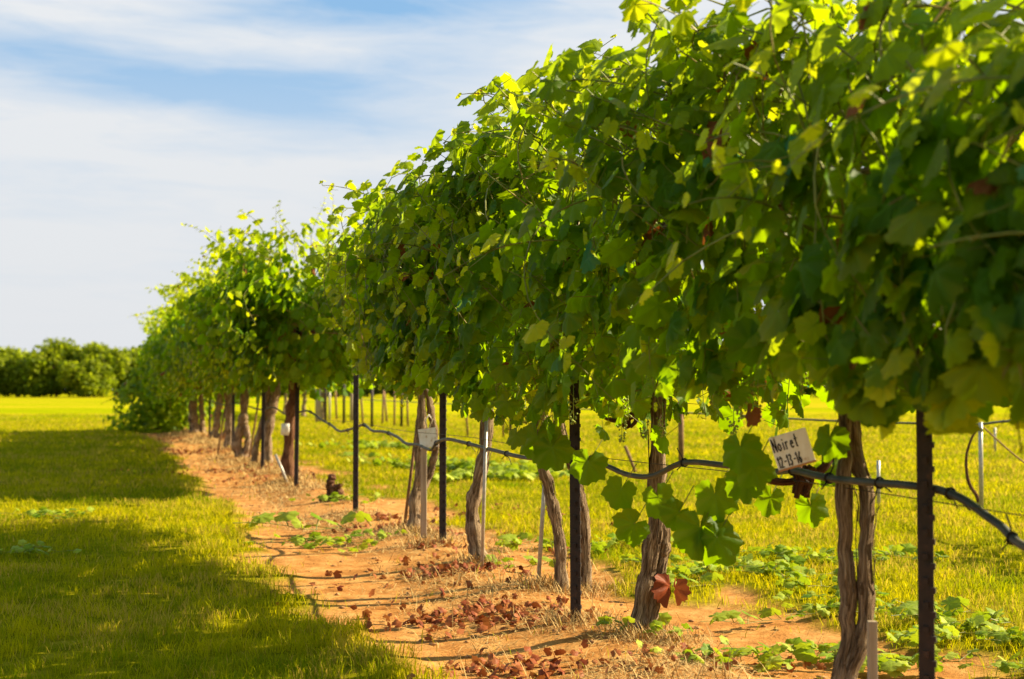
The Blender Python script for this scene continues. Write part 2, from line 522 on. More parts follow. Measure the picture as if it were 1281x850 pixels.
# ------------------------------------------------------------------ leaves
def leaf_template(seed, lod):
    r = random.Random(seed)
    lobe = [(0, 1.0), (24, 0.78+r.uniform(-.08, .06)), (30, 0.76+r.uniform(-.08, .06)), (56, 0.93), (84, 0.70+r.uniform(-.06, .08)), (92, .70), (116, 0.80), (145, 0.66), (163, 0.55), (174, 0.22)]
    na = 32 if lod == 0 else (18 if lod == 1 else 9)
    A_ = []; R = []
    for i in range(na+1):
        th = -174+348*i/na
        a = abs(th)
        for (a0, r0), (a1, r1) in zip(lobe, lobe[1:]):
            if a0 <= a <= a1:
                f = (a-a0)/(a1-a0); rr = r0+(r1-r0)*f; break
        if lod == 0: rr *= 1+(0.045 if i % 2 else -0.045)+r.uniform(-.02, .02)
        A_.append(math.radians(th)); R.append(rr)
    V = [(0, 0, 0)]; vein = [1.0]
    vd = [math.radians(x) for x in (0, 55, -55, 115, -115)]

    def vv(th): return max(0.0, 1-min(abs(th-q) for q in vd)/math.radians(27))

    def zz(x, y, th, rr):
        return -0.20*(rr**2)*0.8-0.22*abs(x)**1.6+0.07*math.cos(th*6.5)*rr+r.uniform(-.015, .015)
    rings = [0.5, 1.0] if lod < 2 else [1.0]
    for k in rings:
        for th, rr in zip(A_, R):
            x = math.sin(th)*rr*k; y = math.cos(th)*rr*k
            V.append((x*0.95, y, zz(x, y, th, rr*k))); vein.append(vv(th)*(1.0 if k < 1 else 0.8))
    m = na+1; Fc = []
    for i in range(na): Fc.append((0, 1+i+1, 1+i))
    if len(rings) == 2:
        for i in range(na):
            a, b, c, e = 1+i, 2+i, 1+m+i, 2+m+i
            Fc += [(a, b, e), (a, e, c)]
    return np.array(V, float), np.array(Fc), np.array(vein)


TPL = {lod: [leaf_template(s+lod*10, lod) for s in range(4)] for lod in (0, 1, 2)}


def leaves_mesh(name, P, Mi, N, size, age, rnd, mt, parent, lod):
    """P junction points, Mi midrib directions, N blade normals"""
    P = np.asarray(P, float); Mi = np.asarray(Mi, float); N = np.asarray(N, float)
    N /= np.linalg.norm(N, axis=1)[:, None]
    Mi = Mi-N*(Mi*N).sum(1)[:, None]; Mi /= np.linalg.norm(Mi, axis=1)[:, None]+1e-9
    Sd = np.cross(Mi, N)
    sel = RNG.integers(0, 4, len(P))
    VV, FF, AA = [], [], []; off = 0
    for k in range(4):
        idx = np.where(sel == k)[0]
        if len(idx) == 0: continue
        V, Fc, ve = TPL[lod][k]
        Vl = V[None]*np.ones((len(idx), 1, 1))
        Vl[:, :, 0] *= 0.88+0.24*RNG.random((len(idx), 1))
        curl = 0.6+1.7*RNG.random((len(idx), 1)); Vl[:, :, 2] *= curl
        Vl[:, :, 2] += Vl[:, :, 0]*Vl[:, :, 1]*(RNG.random((len(idx), 1))-0.5)*0.5
        s = size[idx]*0.58
        Wd = P[idx][:, None]+(Vl[:, :, 0:1]*Sd[idx][:, None]+Vl[:, :, 1:2]*Mi[idx][:, None]+Vl[:, :, 2:3]*N[idx][:, None])*s[:, None, None]
        K = len(V)
        VV.append(Wd.reshape(-1, 3))
        FF.append((Fc[None]+(np.arange(len(idx))*K)[:, None, None]).reshape(-1, 3)+off)
        AA.append(np.stack([np.tile(ve, len(idx)), np.repeat(age[idx], K), np.repeat(rnd[idx], K)], -1))
        off += len(idx)*K
    o = new_mesh(name, np.concatenate(VV), np.concatenate(FF), mt, parent)
    attr(o, 'leaf', np.concatenate(AA))
    return o


def sticks_mesh(name, A0, A1, r0, mt, parent, mid=None):
    """many thin three-sided sticks"""
    A0 = np.asarray(A0, float); A1 = np.asarray(A1, float); D = A1-A0
    L = np.linalg.norm(D, axis=1)[:, None]+1e-9; D = D/L
    ref = np.where(np.abs(D[:, 2:3]) > 0.8, np.array([[1.0, 0, 0]]), np.array([[0, 0, 1.0]]))
    u = np.cross(D, ref); u /= np.linalg.norm(u, axis=1)[:, None]; v = np.cross(D, u)
    r0 = np.broadcast_to(np.asarray(r0, float), (len(A0),))
    V = []
    for base, k in ((A0, 1.0), (A1, 0.75)):
        for a in (0, 2.094, 4.189):
            V.append(base+(u*math.cos(a)+v*math.sin(a))*(r0*k)[:, None])
    V = np.stack(V, 1).reshape(-1, 3); b = np.arange(len(A0))*6
    Fc = []
    for i in range(3):
        j = (i+1) % 3
        Fc += [np.stack([b+i, b+j, b+3+j], -1), np.stack([b+i, b+3+j, b+3+i], -1)]
    return new_mesh(name, V, np.concatenate(Fc), mt, parent)


# lower rim of the foliage along the row: (row position, height)
RIM_Y = [0.5, 2.1, 2.6, 3.1, 3.6, 3.9, 4.6, 5.1, 5.9, 6.8, 8.0, 9.2, 11.5, 13, 17, 22, 26, 27.5, 29, 30]
RIM_Z = [0.95, 0.92, 0.88, 0.82, 0.82, 0.82, 0.76, 0.80, 0.85, 0.90, 1.00, 1.05, 0.97, 0.95, 0.92, 0.86, 0.72, 0.6, 0.2, 0.1]
SHOOT_D = 0.965


def rim(y, t):
    wob = (float(fbm(np.array(y*2.7), np.array(t*2.7+9), 3))-0.5)*0.34
    if t < -.15: wob += .15*math.exp(-((y-2.9)/.24)**2)
    return np.interp(y, RIM_Y, RIM_Z)+wob


TOP_Y = [2.4, 3.3, 4.4, 5.3, 7, 9.3, 11.2, 12.2, 14, 18, 22, 28]
TOP_Z = [1.62, 1.95, 2.04, 1.76, 1.80, 1.58, 2.34, 2.44, 2.42, 2.44, 2.5, 2.5]
HW_Y = [-.5, 5, 6.5, 8, 9.3, 11.4, 12, 16, 22, 28]
HW_X = [.50, .50, .46, .26, .07, .55, .68, .78, .88, 1.1]


def row_shape(y):
    lump = float(fbm(np.array(y*.95+3.1), np.array(2.2), 2))-.5
    return float(np.interp(y, TOP_Y, TOP_Z))+lump*.34, float(np.interp(y, HW_Y, HW_X))*(1+lump*.25)


def wprof(z, lo, top):
    """relative half width of the foliage at height z: an umbrella, widest below the middle"""
    f = min(1, max(0, (z-lo)/(top-lo)))
    return np.interp(f, [0, .2, .5, .75, .92, 1.0], [.72, .95, 1.0, .80, .48, .22])


def canopy(root, y0, y1, lod, per_m=36, fill=560, seed=0, extra=None, zc=1.42, shape=row_shape, rx=rowx, rimf=rim, upright=34, sizek=1.0):
    """shoots grown from the cordon, a leaf at every node; y0..y1 is the stretch of row"""
    R = random.Random(seed)
    LP, LM, LN, LS, LA, LR = [], [], [], [], [], []
    SA, SB, SR = [], [], []; PA, PB, PR = [], [], []
    ox, oy = root.location.x, root.location.y

    def leaf(p, pet, size, age, side, flat=0.0):
        n = Vector((side*0.80+R.gauss(0, .36), R.gauss(0, .42)+side*0.10, 0.30+0.9*flat+R.gauss(0, .30)))
        m = Vector((pet.x*0.6+side*0.20, pet.y*0.6, -0.85+0.4*R.random()))
        if lod == 0 and float(fbm(np.array(p.y*3.1+side*40), np.array(p.z*3.4+8), 2)) > .63 and R.random() < .75: return
        j = p+pet*(size*R.uniform(0.45, 0.8))
        PA.append(p); PB.append(j); PR.append(0.0014)
        LP.append(j); LM.append(m); LN.append(n); LS.append(size); LA.append(age); LR.append(R.random())

    nsh = int((y1-y0)*per_m)
    for i in range(nsh+int((y1-y0)*upright)):
        up = i >= nsh
        y = R.uniform(y0, y1); top, hw = shape(y)
        side = R.choice((-1, -1, 1))
        p = Vector((rx(y)+side*R.uniform(0, .2)*hw, y, zc+R.uniform(-.1, .2)))
        a = R.gauss(0, .55); lean = R.uniform(0.3, 1.5)*hw/0.5
        d = Vector((side*lean*math.cos(a), math.sin(a)*0.7, 1.1))
        if up:
            d = Vector((R.gauss(-0.08, .34), R.gauss(-.05, .36), 1.6)); p.x = rx(y)+R.uniform(-.75, .7)*hw; p.z = top-R.uniform(.28, .62)-.45*abs(p.x-rx(y))/hw*.6
        spray = up and R.random() < .5
        if spray:
            ls0 = -1 if R.random() < .75 else 1
            p = Vector((rx(y)+ls0*hw*R.uniform(.55, .85), y, top-R.uniform(.22, .62))); d = Vector((ls0*R.uniform(.4, .9), R.gauss(0, .8), R.uniform(.2, 1.1)))
        d.normalize()
        L = R.uniform(0.9, 1.75) if not up else R.choice((.30, .34, .4, .5, .6, .75))*R.uniform(.85, 1.1)*(.8 if spray else 1)
        grav = R.uniform(1.3, 3.0) if not up else R.uniform(0.1, .8)
        nst = int(L/0.055); k2 = R.choice((-1, 1)); below = R.choice((0, 0, 0, 0, .06, .12))
        for s in range(nst):
            f = s/nst
            d = d+Vector((R.gauss(0, .09), R.gauss(0, .11), -grav*0.055*(0.5+f)))
            if spray: d.z -= .07
            if p.z > top-0.18 and not up: d.z -= 0.25
            tt = (p.x-rx(p.y))
            if not spray and abs(tt) > hw*wprof(p.z, .85, top)*0.95: d.x -= math.copysign(0.25, tt)
            d.normalize()
            q = p+d*0.055
            if q.z < rimf(q.y, q.x-rx(q.y))-below: break
            SA.append(p.copy()); SB.append(q.copy()); SR.append(0.0035*(1-0.75*f)+0.0006)
            if s > 1:
                k2 = -k2
                sd = d.cross(Vector((R.gauss(0, .4), R.gauss(0, .4), 1))); sd.normalize()
                ls = (-1 if q.x < rx(q.y) else 1)
                pet = (sd*k2+Vector((ls*0.35, 0, 0.5))+Vector((R.gauss(0, .3), R.gauss(0, .3), R.gauss(0, .3)))).normalized()
                tipf = max(0.0, (f-(0.62 if not up else .35))/(0.38 if not up else .65))
                size = sizek*R.uniform(0.066, 0.118)*(1-0.80*tipf**1.2)
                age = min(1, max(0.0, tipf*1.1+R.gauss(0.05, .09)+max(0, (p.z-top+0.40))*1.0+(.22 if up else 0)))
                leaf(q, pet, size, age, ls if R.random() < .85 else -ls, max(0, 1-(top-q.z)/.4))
                if R.random() < (0.12+0.3*tipf) and lod < 2:      # tendril
                    tq = q.copy(); td = (pet*-1+Vector((0, 0, .4))).normalized()
                    for _ in range(5):
                        td = (td+Vector((R.gauss(0, .35), R.gauss(0, .35), R.gauss(0, .3)))).normalized()
                        t2 = tq+td*0.018; SA.append(tq); SB.append(t2); SR.append(0.0008); tq = t2
            p = q
    # outer and inner leaves that close the wall of foliage
    for i in range(int((y1-y0)*fill)):
        y = R.uniform(y0, y1); top, hw = shape(y)
        side = -1 if R.random() < .56 else 1
        lo = rimf(y, side*hw*.5)
        f = R.random()*.96 if R.random() < .5 else R.random()*.6
        if f > .62 and R.random() < (f-.62)*2.3+.15: continue
        z = lo+(top-.06-lo)*f
        tr = side*hw*wprof(z, lo, top)*(1-abs(R.gauss(0, .33)))
        if lo+.02 > z: continue
        p = Vector((rx(y)+tr, y, z))
        pet = Vector((R.gauss(0, .5)+side*.5, R.gauss(0, .6), R.gauss(0.2, .5))).normalized()
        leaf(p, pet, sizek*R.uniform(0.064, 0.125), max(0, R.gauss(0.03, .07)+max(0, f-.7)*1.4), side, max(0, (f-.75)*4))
    for e in (extra or []):
        for k, v in zip((LP, LM, LN, LS, LA, LR), e[:6]): k.append(v)
        PA.append(e[6]); PB.append(e[0]); PR.append(0.0018)
    off = np.array([ox, oy, root.location.z])
    LP = np.array([tuple(v) for v in LP])-off
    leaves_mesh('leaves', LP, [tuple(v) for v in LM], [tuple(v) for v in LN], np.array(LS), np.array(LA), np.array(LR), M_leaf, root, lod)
    A0 = np.array([tuple(v) for v in SA+PA])-off; A1 = np.array([tuple(v) for v in SB+PB])-off
    sticks_mesh('shoots', A0, A1, np.array(SR+PR), M_cane, root)
    return


def gnarl(seed):
    r = random.Random(seed); ph = [r.uniform(0, 6.28) for _ in range(6)]
    f = [r.choice((3, 4, 5)), r.choice((6, 7)), r.choice((9, 11))]

    def fn(L, a):
        tw = a+L*2.0
        v = 1+0.13*math.sin(f[0]*tw+ph[0]+1.3*math.sin(L*9+ph[1]))+0.08*math.sin(f[1]*tw+ph[2]+math.sin(L*17))+0.05*math.sin(f[2]*tw+ph[3]+2*math.sin(L*23+ph[4]))
        v += 0.10*math.sin(L*21+ph[5])*math.sin(a+L*5)
        return v
    return fn


def smooth_path(pts, n=30):
    """Catmull-Rom"""
    P = [Vector(p) for p in pts]; P = [P[0]*2-P[1]]+P+[P[-1]*2-P[-2]]; r = []
    seg = len(P)-3
    for i in range(n+1):
        u = i/n*seg; k = min(int(u), seg-1); t = u-k
        a, b, c, d = P[k:k+4]
        r.append(0.5*((2*b)+(c-a)*t+(2*a-5*b+4*c-d)*t*t+(3*b-a-3*c+d)*t**3))
    return r


def wob(p, s, r):
    return [q+Vector((r.gauss(0, s), r.gauss(0, s), 0))*(1 if 0 < i < len(p)-1 else 0) for i, q in enumerate(p)]


def trunk(root, strands, mt=M_bark, seed=0, n=16):
    """strands: list of (points relative to root, base radius, top radius)"""
    r = random.Random(seed); mb = MB()
    for k, (pts, ra, rb) in enumerate(strands):
        pth = wob(smooth_path(pts, 46), 0.0018, r); m = len(pth)
        rad = [ra+(rb-ra)*(i/(m-1))+0.35*ra*math.exp(-i/3.5)+ra*0.10*math.sin(i*0.8+k)+r.gauss(0, ra*.03) for i in range(m)]
        mb.tube(pth, rad, n, gnarl(seed*7+k))
    sb = mb          # loose strips of bark stay in the trunk's own mesh
    for k, (pts, ra, rb) in enumerate(strands):
        pth = smooth_path(pts, 46)
        for q in range(34):
            i0 = r.randrange(1, 36); a = r.uniform(0, 6.28); u = Vector((math.cos(a), math.sin(a), 0))
            l = r.randrange(2, 7); rr = (ra+(rb-ra)*i0/46)*1.06
            P = [pth[min(i0+j, 45)]+u*(rr+0.003+0.0012*j*j*0.4*r.random()) for j in range(l)]
            sd = Vector((-u.y, u.x, 0))*r.uniform(.0015, .0035)
            Vv = [p_ for P_ in P for p_ in (P_-sd, P_+sd, P_+sd*.6+u*.0016, P_-sd*.6+u*.0016)]
            Fc = []
            for j in range(l-1):
                for c in range(4): Fc.append((j*4+c, j*4+(c+1) % 4, j*4+4+(c+1) % 4, j*4+4+c))
            sb.add(Vv, Fc, [(r.random(), r.random(), j*0.02) for j in range(len(Vv))])
    return mb.build('trunk', mt, root, True, True)


def cordon(root, pts, ra, mt=M_bark, seed=0):
    r = random.Random(seed); mb = MB(); pth = wob(smooth_path(pts, 40), .004, r)
    mb.tube(pth, [ra*(1+.25*math.sin(i*.9)+r.gauss(0, .08)) for i in range(len(pth))], 12, gnarl(seed))
    for i in range(4, 38, 4):       # spurs
        p = pth[i]; q = p+Vector((r.gauss(0, .02), r.gauss(0, .02), .05)); mb.tube([p, q], [ra*.55, ra*.35], 7)
    mb.build('cordon', mt, root, True, True)


def clusters(root, y0, y1, n, seed, tx=-0.35):
    """unripe bunches hanging under the leaves"""
    r = random.Random(seed); mb = MB()
    for _ in range(n):
        y = r.uniform(y0, y1); x = rowx(y)+r.uniform(tx, 0.1); z = rim(y, x-rowx(y))+r.uniform(0.0, .10)
        c = Vector((x, y, z))-root.location
        L = r.uniform(.05, .09)
        mb.tube([c+Vector((0, 0, .05)), c-Vector((0, 0, L))], .0012, 4)
        for k in range(26):
            f = r.random(); a = r.uniform(0, 6.28); rr = .020*(1-f*.7); s = r.uniform(.0035, .0055)
            q = c+Vector((math.cos(a)*rr, math.sin(a)*rr, -f*L))
            V = [q+Vector(v)*s for v in ((1, 0, 0), (-1, 0, 0), (0, 1, 0), (0, -1, 0), (0, 0, 1), (0, 0, -1))]
            mb.add(V, [(0, 2, 4), (2, 1, 4), (1, 3, 4), (3, 0, 4), (2, 0, 5), (1, 2, 5), (3, 1, 5), (0, 3, 5)])
    mb.build('grape_clusters', M_grape, root)['kind'] = 'stuff'


def at_px(px, py, y): return Vector(((px-640)/F*y, y, H-(py-487)/F*y))


PM, FL = 46, 860


def vine(x, y, label, y0, y1, lod, strands, seed, mt=M_bark, group='mature grape vines along the row', **kw):
    z = float(hgt(x, y))
    r = empty('grape_vine', (x, y, z-0.01), label, 'grape vine', group)
    trunk(r, strands, mt, seed, 16 if lod == 0 else 12)
    cordon(r, [(rowx(yy)-x, yy-y, 1.42-z+0.02*math.sin(yy*3)) for yy in np.linspace(y0+.15, y1-.15, 7)], 0.017, mt, seed)
    canopy(r, y0, y1, lod, seed=seed, sizek=1.0 if lod == 0 else 1.18, **kw)
    if lod < 2: clusters(r, y0, y1, 8, seed)
    return r


# explicit big low leaves that hang in front of the second trunk
ex = []
for px, py, yy, sz, mx, mz, nx_, ny_, seed_ in (
        (893, 618, 3.75, .145, 0.15, -1, -.25, -.95, 1), (874, 660, 3.72, .155, -.1, -1, .1, -1, 2), (895, 672, 3.70, .145, .55, -1, -.1, -1, 3),
        (822, 622, 3.85, .125, .35, -1, -.3, -.9, 4), (776, 612, 3.9, .11, -.45, -1, .2, -1, 5), (792, 655, 3.9, .115, -.8, -.6, .1, -1, 6),
        (848, 640, 3.8, .10, -.6, -.5, .3, -.9, 9),
        (925, 560, 3.4, .12, .1, -1, -.4, -.9, 13), (942, 585, 3.45, .11, .3, -1, -.2, -1, 14), (1036, 548, 3.3, .11, -.2, -1, -.6, -.8, 16),
        (1012, 632, 3.75, .11, .2, -1, -.3, -.9, 17), (962, 622, 3.75, .10, -.3, -1, -.2, -1, 18), (930, 600, 3.6, .12, .1, -1, 0, -1, 21), (1040, 585, 3.6, .10, .4, -1, 0, -1, 22),
        (735, 578, 4.3, .13, -.2, -1, -.2, -1, 10), (672, 545, 4.7, .17, 0, -1, -.3, -.9, 11), (690, 560, 4.6, .15, .3, -1, -.1, -1, 12)):
    p = at_px(px, py, yy)
    ex.append((p, Vector((mx, 0, mz)), Vector((nx_, ny_, .25)), sz, 0.0, 0.5, p+Vector((.05, .06, .07))))

# vine of the near right corner: its trunk stands outside the picture
vine(1.36, 1.55, 'nearest vine of the row, only its dark hanging leaves in the right edge', -0.4, 2.55, 0,
     [([(0, 0, 0), (.02, 0, .5), (-.01, .01, 1.0), (0, 0, 1.5)], .030, .022)], 1, per_m=PM, fill=FL)
vine(0.828, 3.34, 'vine with pale double trunk beside the nearest dark post', 2.55, 4.15, 0,
     [([(-.045, 0, -.02), (-.035, .0, .12), (-.005, 0, .30), (-.012, .0, .55), (-.008, .01, .80), (-.02, 0, 1.15), (-.01, 0, 1.5)], .021, .015),
      ([(-.035, 0, -.02), (-.015, -.01, .15), (.028, -.01, .30), (.030, -.015, .48), (.040, 0, .62), (.015, .02, .76), (.01, .0, 1.2), (.0, .0, 1.5)], .020, .013)], 2, per_m=PM, fill=FL)
vine(0.455, 4.97, 'vine with leaning trunk split near the ground, dead leaf at its foot', 4.15, 5.55, 0,
     [([(0.0, 0, 0), (.02, 0, .14), (.055, .0, .30), (.075, 0, .50), (.075, .0, .78), (.06, 0, 1.1), (.0, 0, 1.5)], .032, .024),
      ([(.035, .0, 0), (.055, .01, .12), (.085, .01, .26), (.10, .01, .36), (.085, 0, .48), (.085, 0, .62)], .024, .018)], 3, per_m=PM, fill=FL, extra=ex)
vine(0.215, 6.05, 'vine with slim trunk leaning left to a galvanised stake', 5.55, 6.25, 0,
     [([(0, 0, 0), (.0, 0, .17), (-.02, 0, .32), (-.055, 0, .48), (-.085, 0, .62), (-.06, 0, 1.1), (0, 0, 1.5)], .025, .019)], 4, per_m=PM, fill=FL)
vine(0.330, 6.22, 'vine with grey trunk half hidden behind the second dark post', 6.0, 6.7, 0,
     [([(0, 0, 0), (.005, 0, .2), (-.01, 0, .38), (-.05, 0, .56), (-.12, 0, .8), (-.1, 0, 1.1), (-.15, 0, 1.5)], .024, .019)], 5, per_m=PM, fill=FL)
vine(-0.155, 6.82, 'vine with thick bowed trunk and thin steel rod in front', 6.6, 7.75, 0,
     [([(0, 0, 0), (-.03, 0, .12), (-.045, 0, .25), (-.025, 0, .38), (0.0, 0, .50), (.03, 0, .66), (.02, 0, 1.0), (0, 0, 1.5)], .038, .024)], 6, per_m=PM, fill=FL)
vine(-0.61, 8.45, 'vine with shaggy forked trunk behind the tagged wooden stake', 7.7, 9.2, 0,
     [([(0, 0, 0), (.01, 0, .2), (.04, 0, .38), (.04, 0, .55), (.05, 0, .8), (.0, 0, 1.5)], .036, .026),
      ([(.06, .03, .28), (.11, .04, .40), (.135, .03, .52), (.12, .03, .66), (.08, 0, .9)], .024, .02)], 7, per_m=PM, fill=FL)
# beyond the gap: leaves that hang low over the end of the stretch
Re = random.Random(15); ex2 = []
for _ in range(150):
    y = Re.uniform(11.55, 12.25); p = Vector((rowx(y)+Re.gauss(-.18, .22), y, Re.uniform(.96, 1.6)))
    ex2.append((p, Vector((Re.gauss(-.2, .4), Re.gauss(0, .3), -.8)), Vector((Re.gauss(-.4, .5), -.8, Re.uniform(0, .6))), Re.uniform(.08, .14), abs(Re.gauss(0, .1)), Re.random()*.95, p+Vector((.03, .05, .05))))
vine(-2.12, 12.97, 'vine with stout reddish trunk, small white tag on it, first beyond the gap', 11.6, 14.0, 1,
     [([(0, 0, 0), (-.01, 0, .2), (.0, 0, .5), (.03, 0, .8), (.04, 0, 1.1), (.0, 0, 1.5)], .054, .044)], 8, mt=M_bark2, per_m=PM, fill=1300, extra=ex2, upright=32)
vine(-2.80, 15.6, 'vine with pale thick trunk leaning slightly right beside the sixth post', 14.0, 16.4, 1,
     [([(0, 0, 0), (.0, 0, .3), (.04, 0, .6), (.09, 0, .9), (.0, 0, 1.5)], .056, .045),
      ([(-.16, 0, 0), (-.12, 0, .3), (-.03, 0, .6), (.02, 0, .9)], .035, .03)], 9, per_m=PM, fill=FL, upright=32)
vine(-3.46, 17.4, 'vine with slender pale trunk swollen at its foot like a keyhole', 16.4, 18.6, 1,
     [([(0, 0, 0), (-.05, 0, .15), (-.02, 0, .35), (.03, 0, .55), (.03, 0, .9), (0, 0, 1.5)], .06, .045),
      ([(0.03, 0, 0), (.09, 0, .18), (.06, 0, .36), (.035, 0, .5)], .045, .035)], 10, per_m=PM, fill=FL, upright=32)
vine(-4.20, 20.2, 'vine with dark trunk touching the seventh post', 18.6, 22.0, 1,
     [([(0, 0, 0), (.0, 0, .5), (-.03, 0, 1), (.0, 0, 1.5)], .06, .05)], 11, per_m=PM, fill=FL, upright=32)
vine(-5.25, 24.0, 'vine with twin dark trunks close together by the eighth post', 22.0, 25.3, 2,
     [([(0, 0, 0), (.05, 0, .4), (.09, 0, .8), (.1, 0, 1.5)], .065, .05), ([(-.02, 0, 0), (.2, 0, .1), (.26, 0, .4), (.22, 0, 1.0)], .06, .05)], 12, per_m=PM, fill=FL, upright=26)
lastv = vine(-6.35, 27.3, 'farthest full vine of the row with dark crooked trunk', 25.3, 28.6, 2,
             [([(0, 0, 0), (-.05, 0, .5), (.0, 0, 1), (.0, 0, 1.5)], .09, .06), ([(.15, 0, 0), (.12, 0, .5), (.1, 0, 1)], .05, .05)], 13, per_m=PM, fill=FL, upright=26)


# the sprawling vine at the end of the row, down to the ground
def end_bush():
    x, y = -7.55, 28.9
    r = empty('grape_vine', (x, y, 0), 'sprawling vine at the far end of the row, leaves down to the ground', 'grape vine')
    trunk(r, [([(0, 0, 0), (.1, 0, .5), (.3, 0, 1.0), (.5, 0, 1.5)], .06, .04)], M_bark, 77, 10)
    R = random.Random(5)
    LP, LM, LN, LS, LA, LR, SA, SB = [], [], [], [], [], [], [], []
    for i in range(3600):
        z = 2.3*R.random()**1.0
        wx = 0.85+0.25*math.sin(z*2.2)-0.12*z
        a = R.uniform(0, 6.28); rr = R.random()**.6
        lump = 0.8+0.35*float(vnoise(np.array(a*1.6+3), np.array(z*2.4)))
        p = Vector((math.cos(a)*wx*rr*lump+0.15*z+.1, math.sin(a)*1.1*rr*lump, z))
        if z < 0.35: p.x -= R.random()*0.45*R.random()
        o = Vector((math.cos(a), math.sin(a), .6))
        LP.append(p); LN.append(o+Vector((R.gauss(0, .5), R.gauss(0, .5), R.gauss(0, .4)))); LM.append(Vector((math.cos(a)*.4, R.gauss(0, .4), -.7)))
        LS.append(R.uniform(.09, .16)); LA.append(max(0, R.gauss(.25, .18)+.1*(rr > .9))); LR.append(R.random())
        if i % 3 == 0: SA.append(p*0.8+Vector((0, 0, .03))); SB.append(p)
    for i in range(14):
        a = R.uniform(0, 6.28); p = Vector((math.cos(a)*.6, math.sin(a)*.6, R.uniform(.3, 2.1)))
        dd = Vector((math.cos(a), math.sin(a), R.uniform(-.2, .9))).normalized()
        for s in range(8):
            q = p+dd*.07; dd = (dd+Vector((R.gauss(0, .12), R.gauss(0, .12), -.07))).normalized(); SA.append(p); SB.append(q); p = q
            LP.append(q); LN.append(Vector((R.gauss(0, .5), R.gauss(0, .5), 1))); LM.append(Vector((R.gauss(0, 1), R.gauss(0, 1), -.4)))
            LS.append(.13*(1-s/10)); LA.append(.2+s*.1); LR.append(R.random())
    T3 = lambda l: np.array([tuple(v) for v in l])
    leaves_mesh('leaves', T3(LP), T3(LM), T3(LN), np.array(LS), np.array(LA), np.array(LR), M_leaf, r, 2)
    sticks_mesh('shoots', T3(SA), T3(SB), 0.004, M_cane, r)


end_bush()


# ------------------------------------------------------------------ steel T posts
def tpost(name, x, y, h, label, group=None, studs=True, w=0.038, lean=(0, 0)):
    z = float(hgt(x, y))
    mb = MB(); t = 0.0045
    hw = w/2; prof = [(-hw, 0), (hw, 0), (hw, t), (t/1.6, t), (t/1.6, w*.85), (-t/1.6, w*.85), (-t/1.6, t), (-hw, t)]
    V = [(px+lean[0]*zz, py+lean[1]*zz, zz) for zz in (-.05, h*.33, h*.66, h) for px, py in prof]; n = len(prof); Fc = []
    for L in range(3):
        for i in range(n): Fc.append((L*n+i, L*n+(i+1) % n, L*n+n+(i+1) % n, L*n+n+i))
    Fc += [(3*n, 3*n+1, 3*n+2, 3*n+3, 3*n+6, 3*n+7), (3*n+3, 3*n+4, 3*n+5, 3*n+6)]
    mb.add(V, Fc)
    root = empty(name, (x, y, z), label, 'post', group, rz=-0.45)
    if studs:
        for i in range(int(h/0.053)):
            zz = .06+i*.053
            for sx in ((hw-.002),):
                mb.box((sx+.001+lean[0]*zz, -0.002+lean[1]*zz, zz), (.011, .010, .013))
            mb.box((lean[0]*zz, -.004+lean[1]*zz, zz+.02), (.012, .008, .014))
    mb.build('shaft', M_post, root, False)
    return root


PG = 'dark steel posts along the vine row'
for (y, off, lab, ln) in ((3.0, -.004, 'nearest dark studded steel post, at the right side, cut by the lower edge', (.0, 0)),
                          (5.22, -.004, 'dark steel post between the leaning split trunk and the galvanised stake', (-.004, 0)),
                          (7.65, .093, 'dark steel post just right of the tagged wooden stake', (0, 0)),
                          (9.68, -.02, 'dark steel post standing alone right of the old stump', (0, 0)),
                          (12.28, -.075, 'dark steel post in front of the stout reddish trunk', (.01, 0)),
                          (14.85, -.08, 'dark steel post just left of the pale thick trunk', (.01, 0)),
                          (19.1, .0, 'dark steel post in the distance left of the keyhole trunk', (.01, 0)),
                          (25.0, .13, 'farthest dark steel post of the row under the foliage', (0, 0))):
    x = rowx(y, off)
    tpost('steel_post', x, y, 1.60, lab, PG, lean=ln, w=0.034 if y < 4 else 0.042)

# ------------------------------------------------------------------ drip hose, wires
hp = [(1.6, .60), (2.1, .56), (2.68, .577), (2.83, .625), (3.0, .678), (3.3, .682), (3.54, .688), (3.72, .675), (3.9, .672), (4.08, .672), (4.36, .665), (4.59, .608), (4.8, .598), (5.0, .615), (5.22, .635), (5.5, .628), (5.94, .60),
      (6.55, .610), (7.0, .625), (7.35, .63), (7.60, .60), (7.75, .555), (8.05, .57), (8.33, .567), (8.6, .60), (9.05, .617), (9.4, .612), (9.68, .645), (10.1, .61), (10.6, .572), (10.8, .575), (11.1, .61), (11.6, .635), (12.28, .70),
      (13.0, .68), (13.8, .64), (14.85, .70), (16, .66), (17.5, .68), (19.1, .70), (21, .66), (23, .68), (25, .70), (27, .66), (28.3, .6)]
hp3 = [(rowx(y, .045-.05*max(0, min(1, 3.0-y))-.080*math.exp(-((y-3.35)/.3)**2)+.006*math.sin(y*5)), y, z) for y, z in hp]
path = smooth_path([(rowx(0.2), .2, .68), (rowx(1), 1.0, .64)]+hp3, 330)
mb = MB(); mb.tube(path, .0092, 10)
mb.build('hose', M_hose, None)
hose = bpy.data.objects['hose']; hose.name = 'drip_hose'
tag(hose, 'grey green irrigation hose sagging from post to post along the vines', 'hose')


def hose_at(y):
    return min(path, key=lambda p: abs(p.y-y))


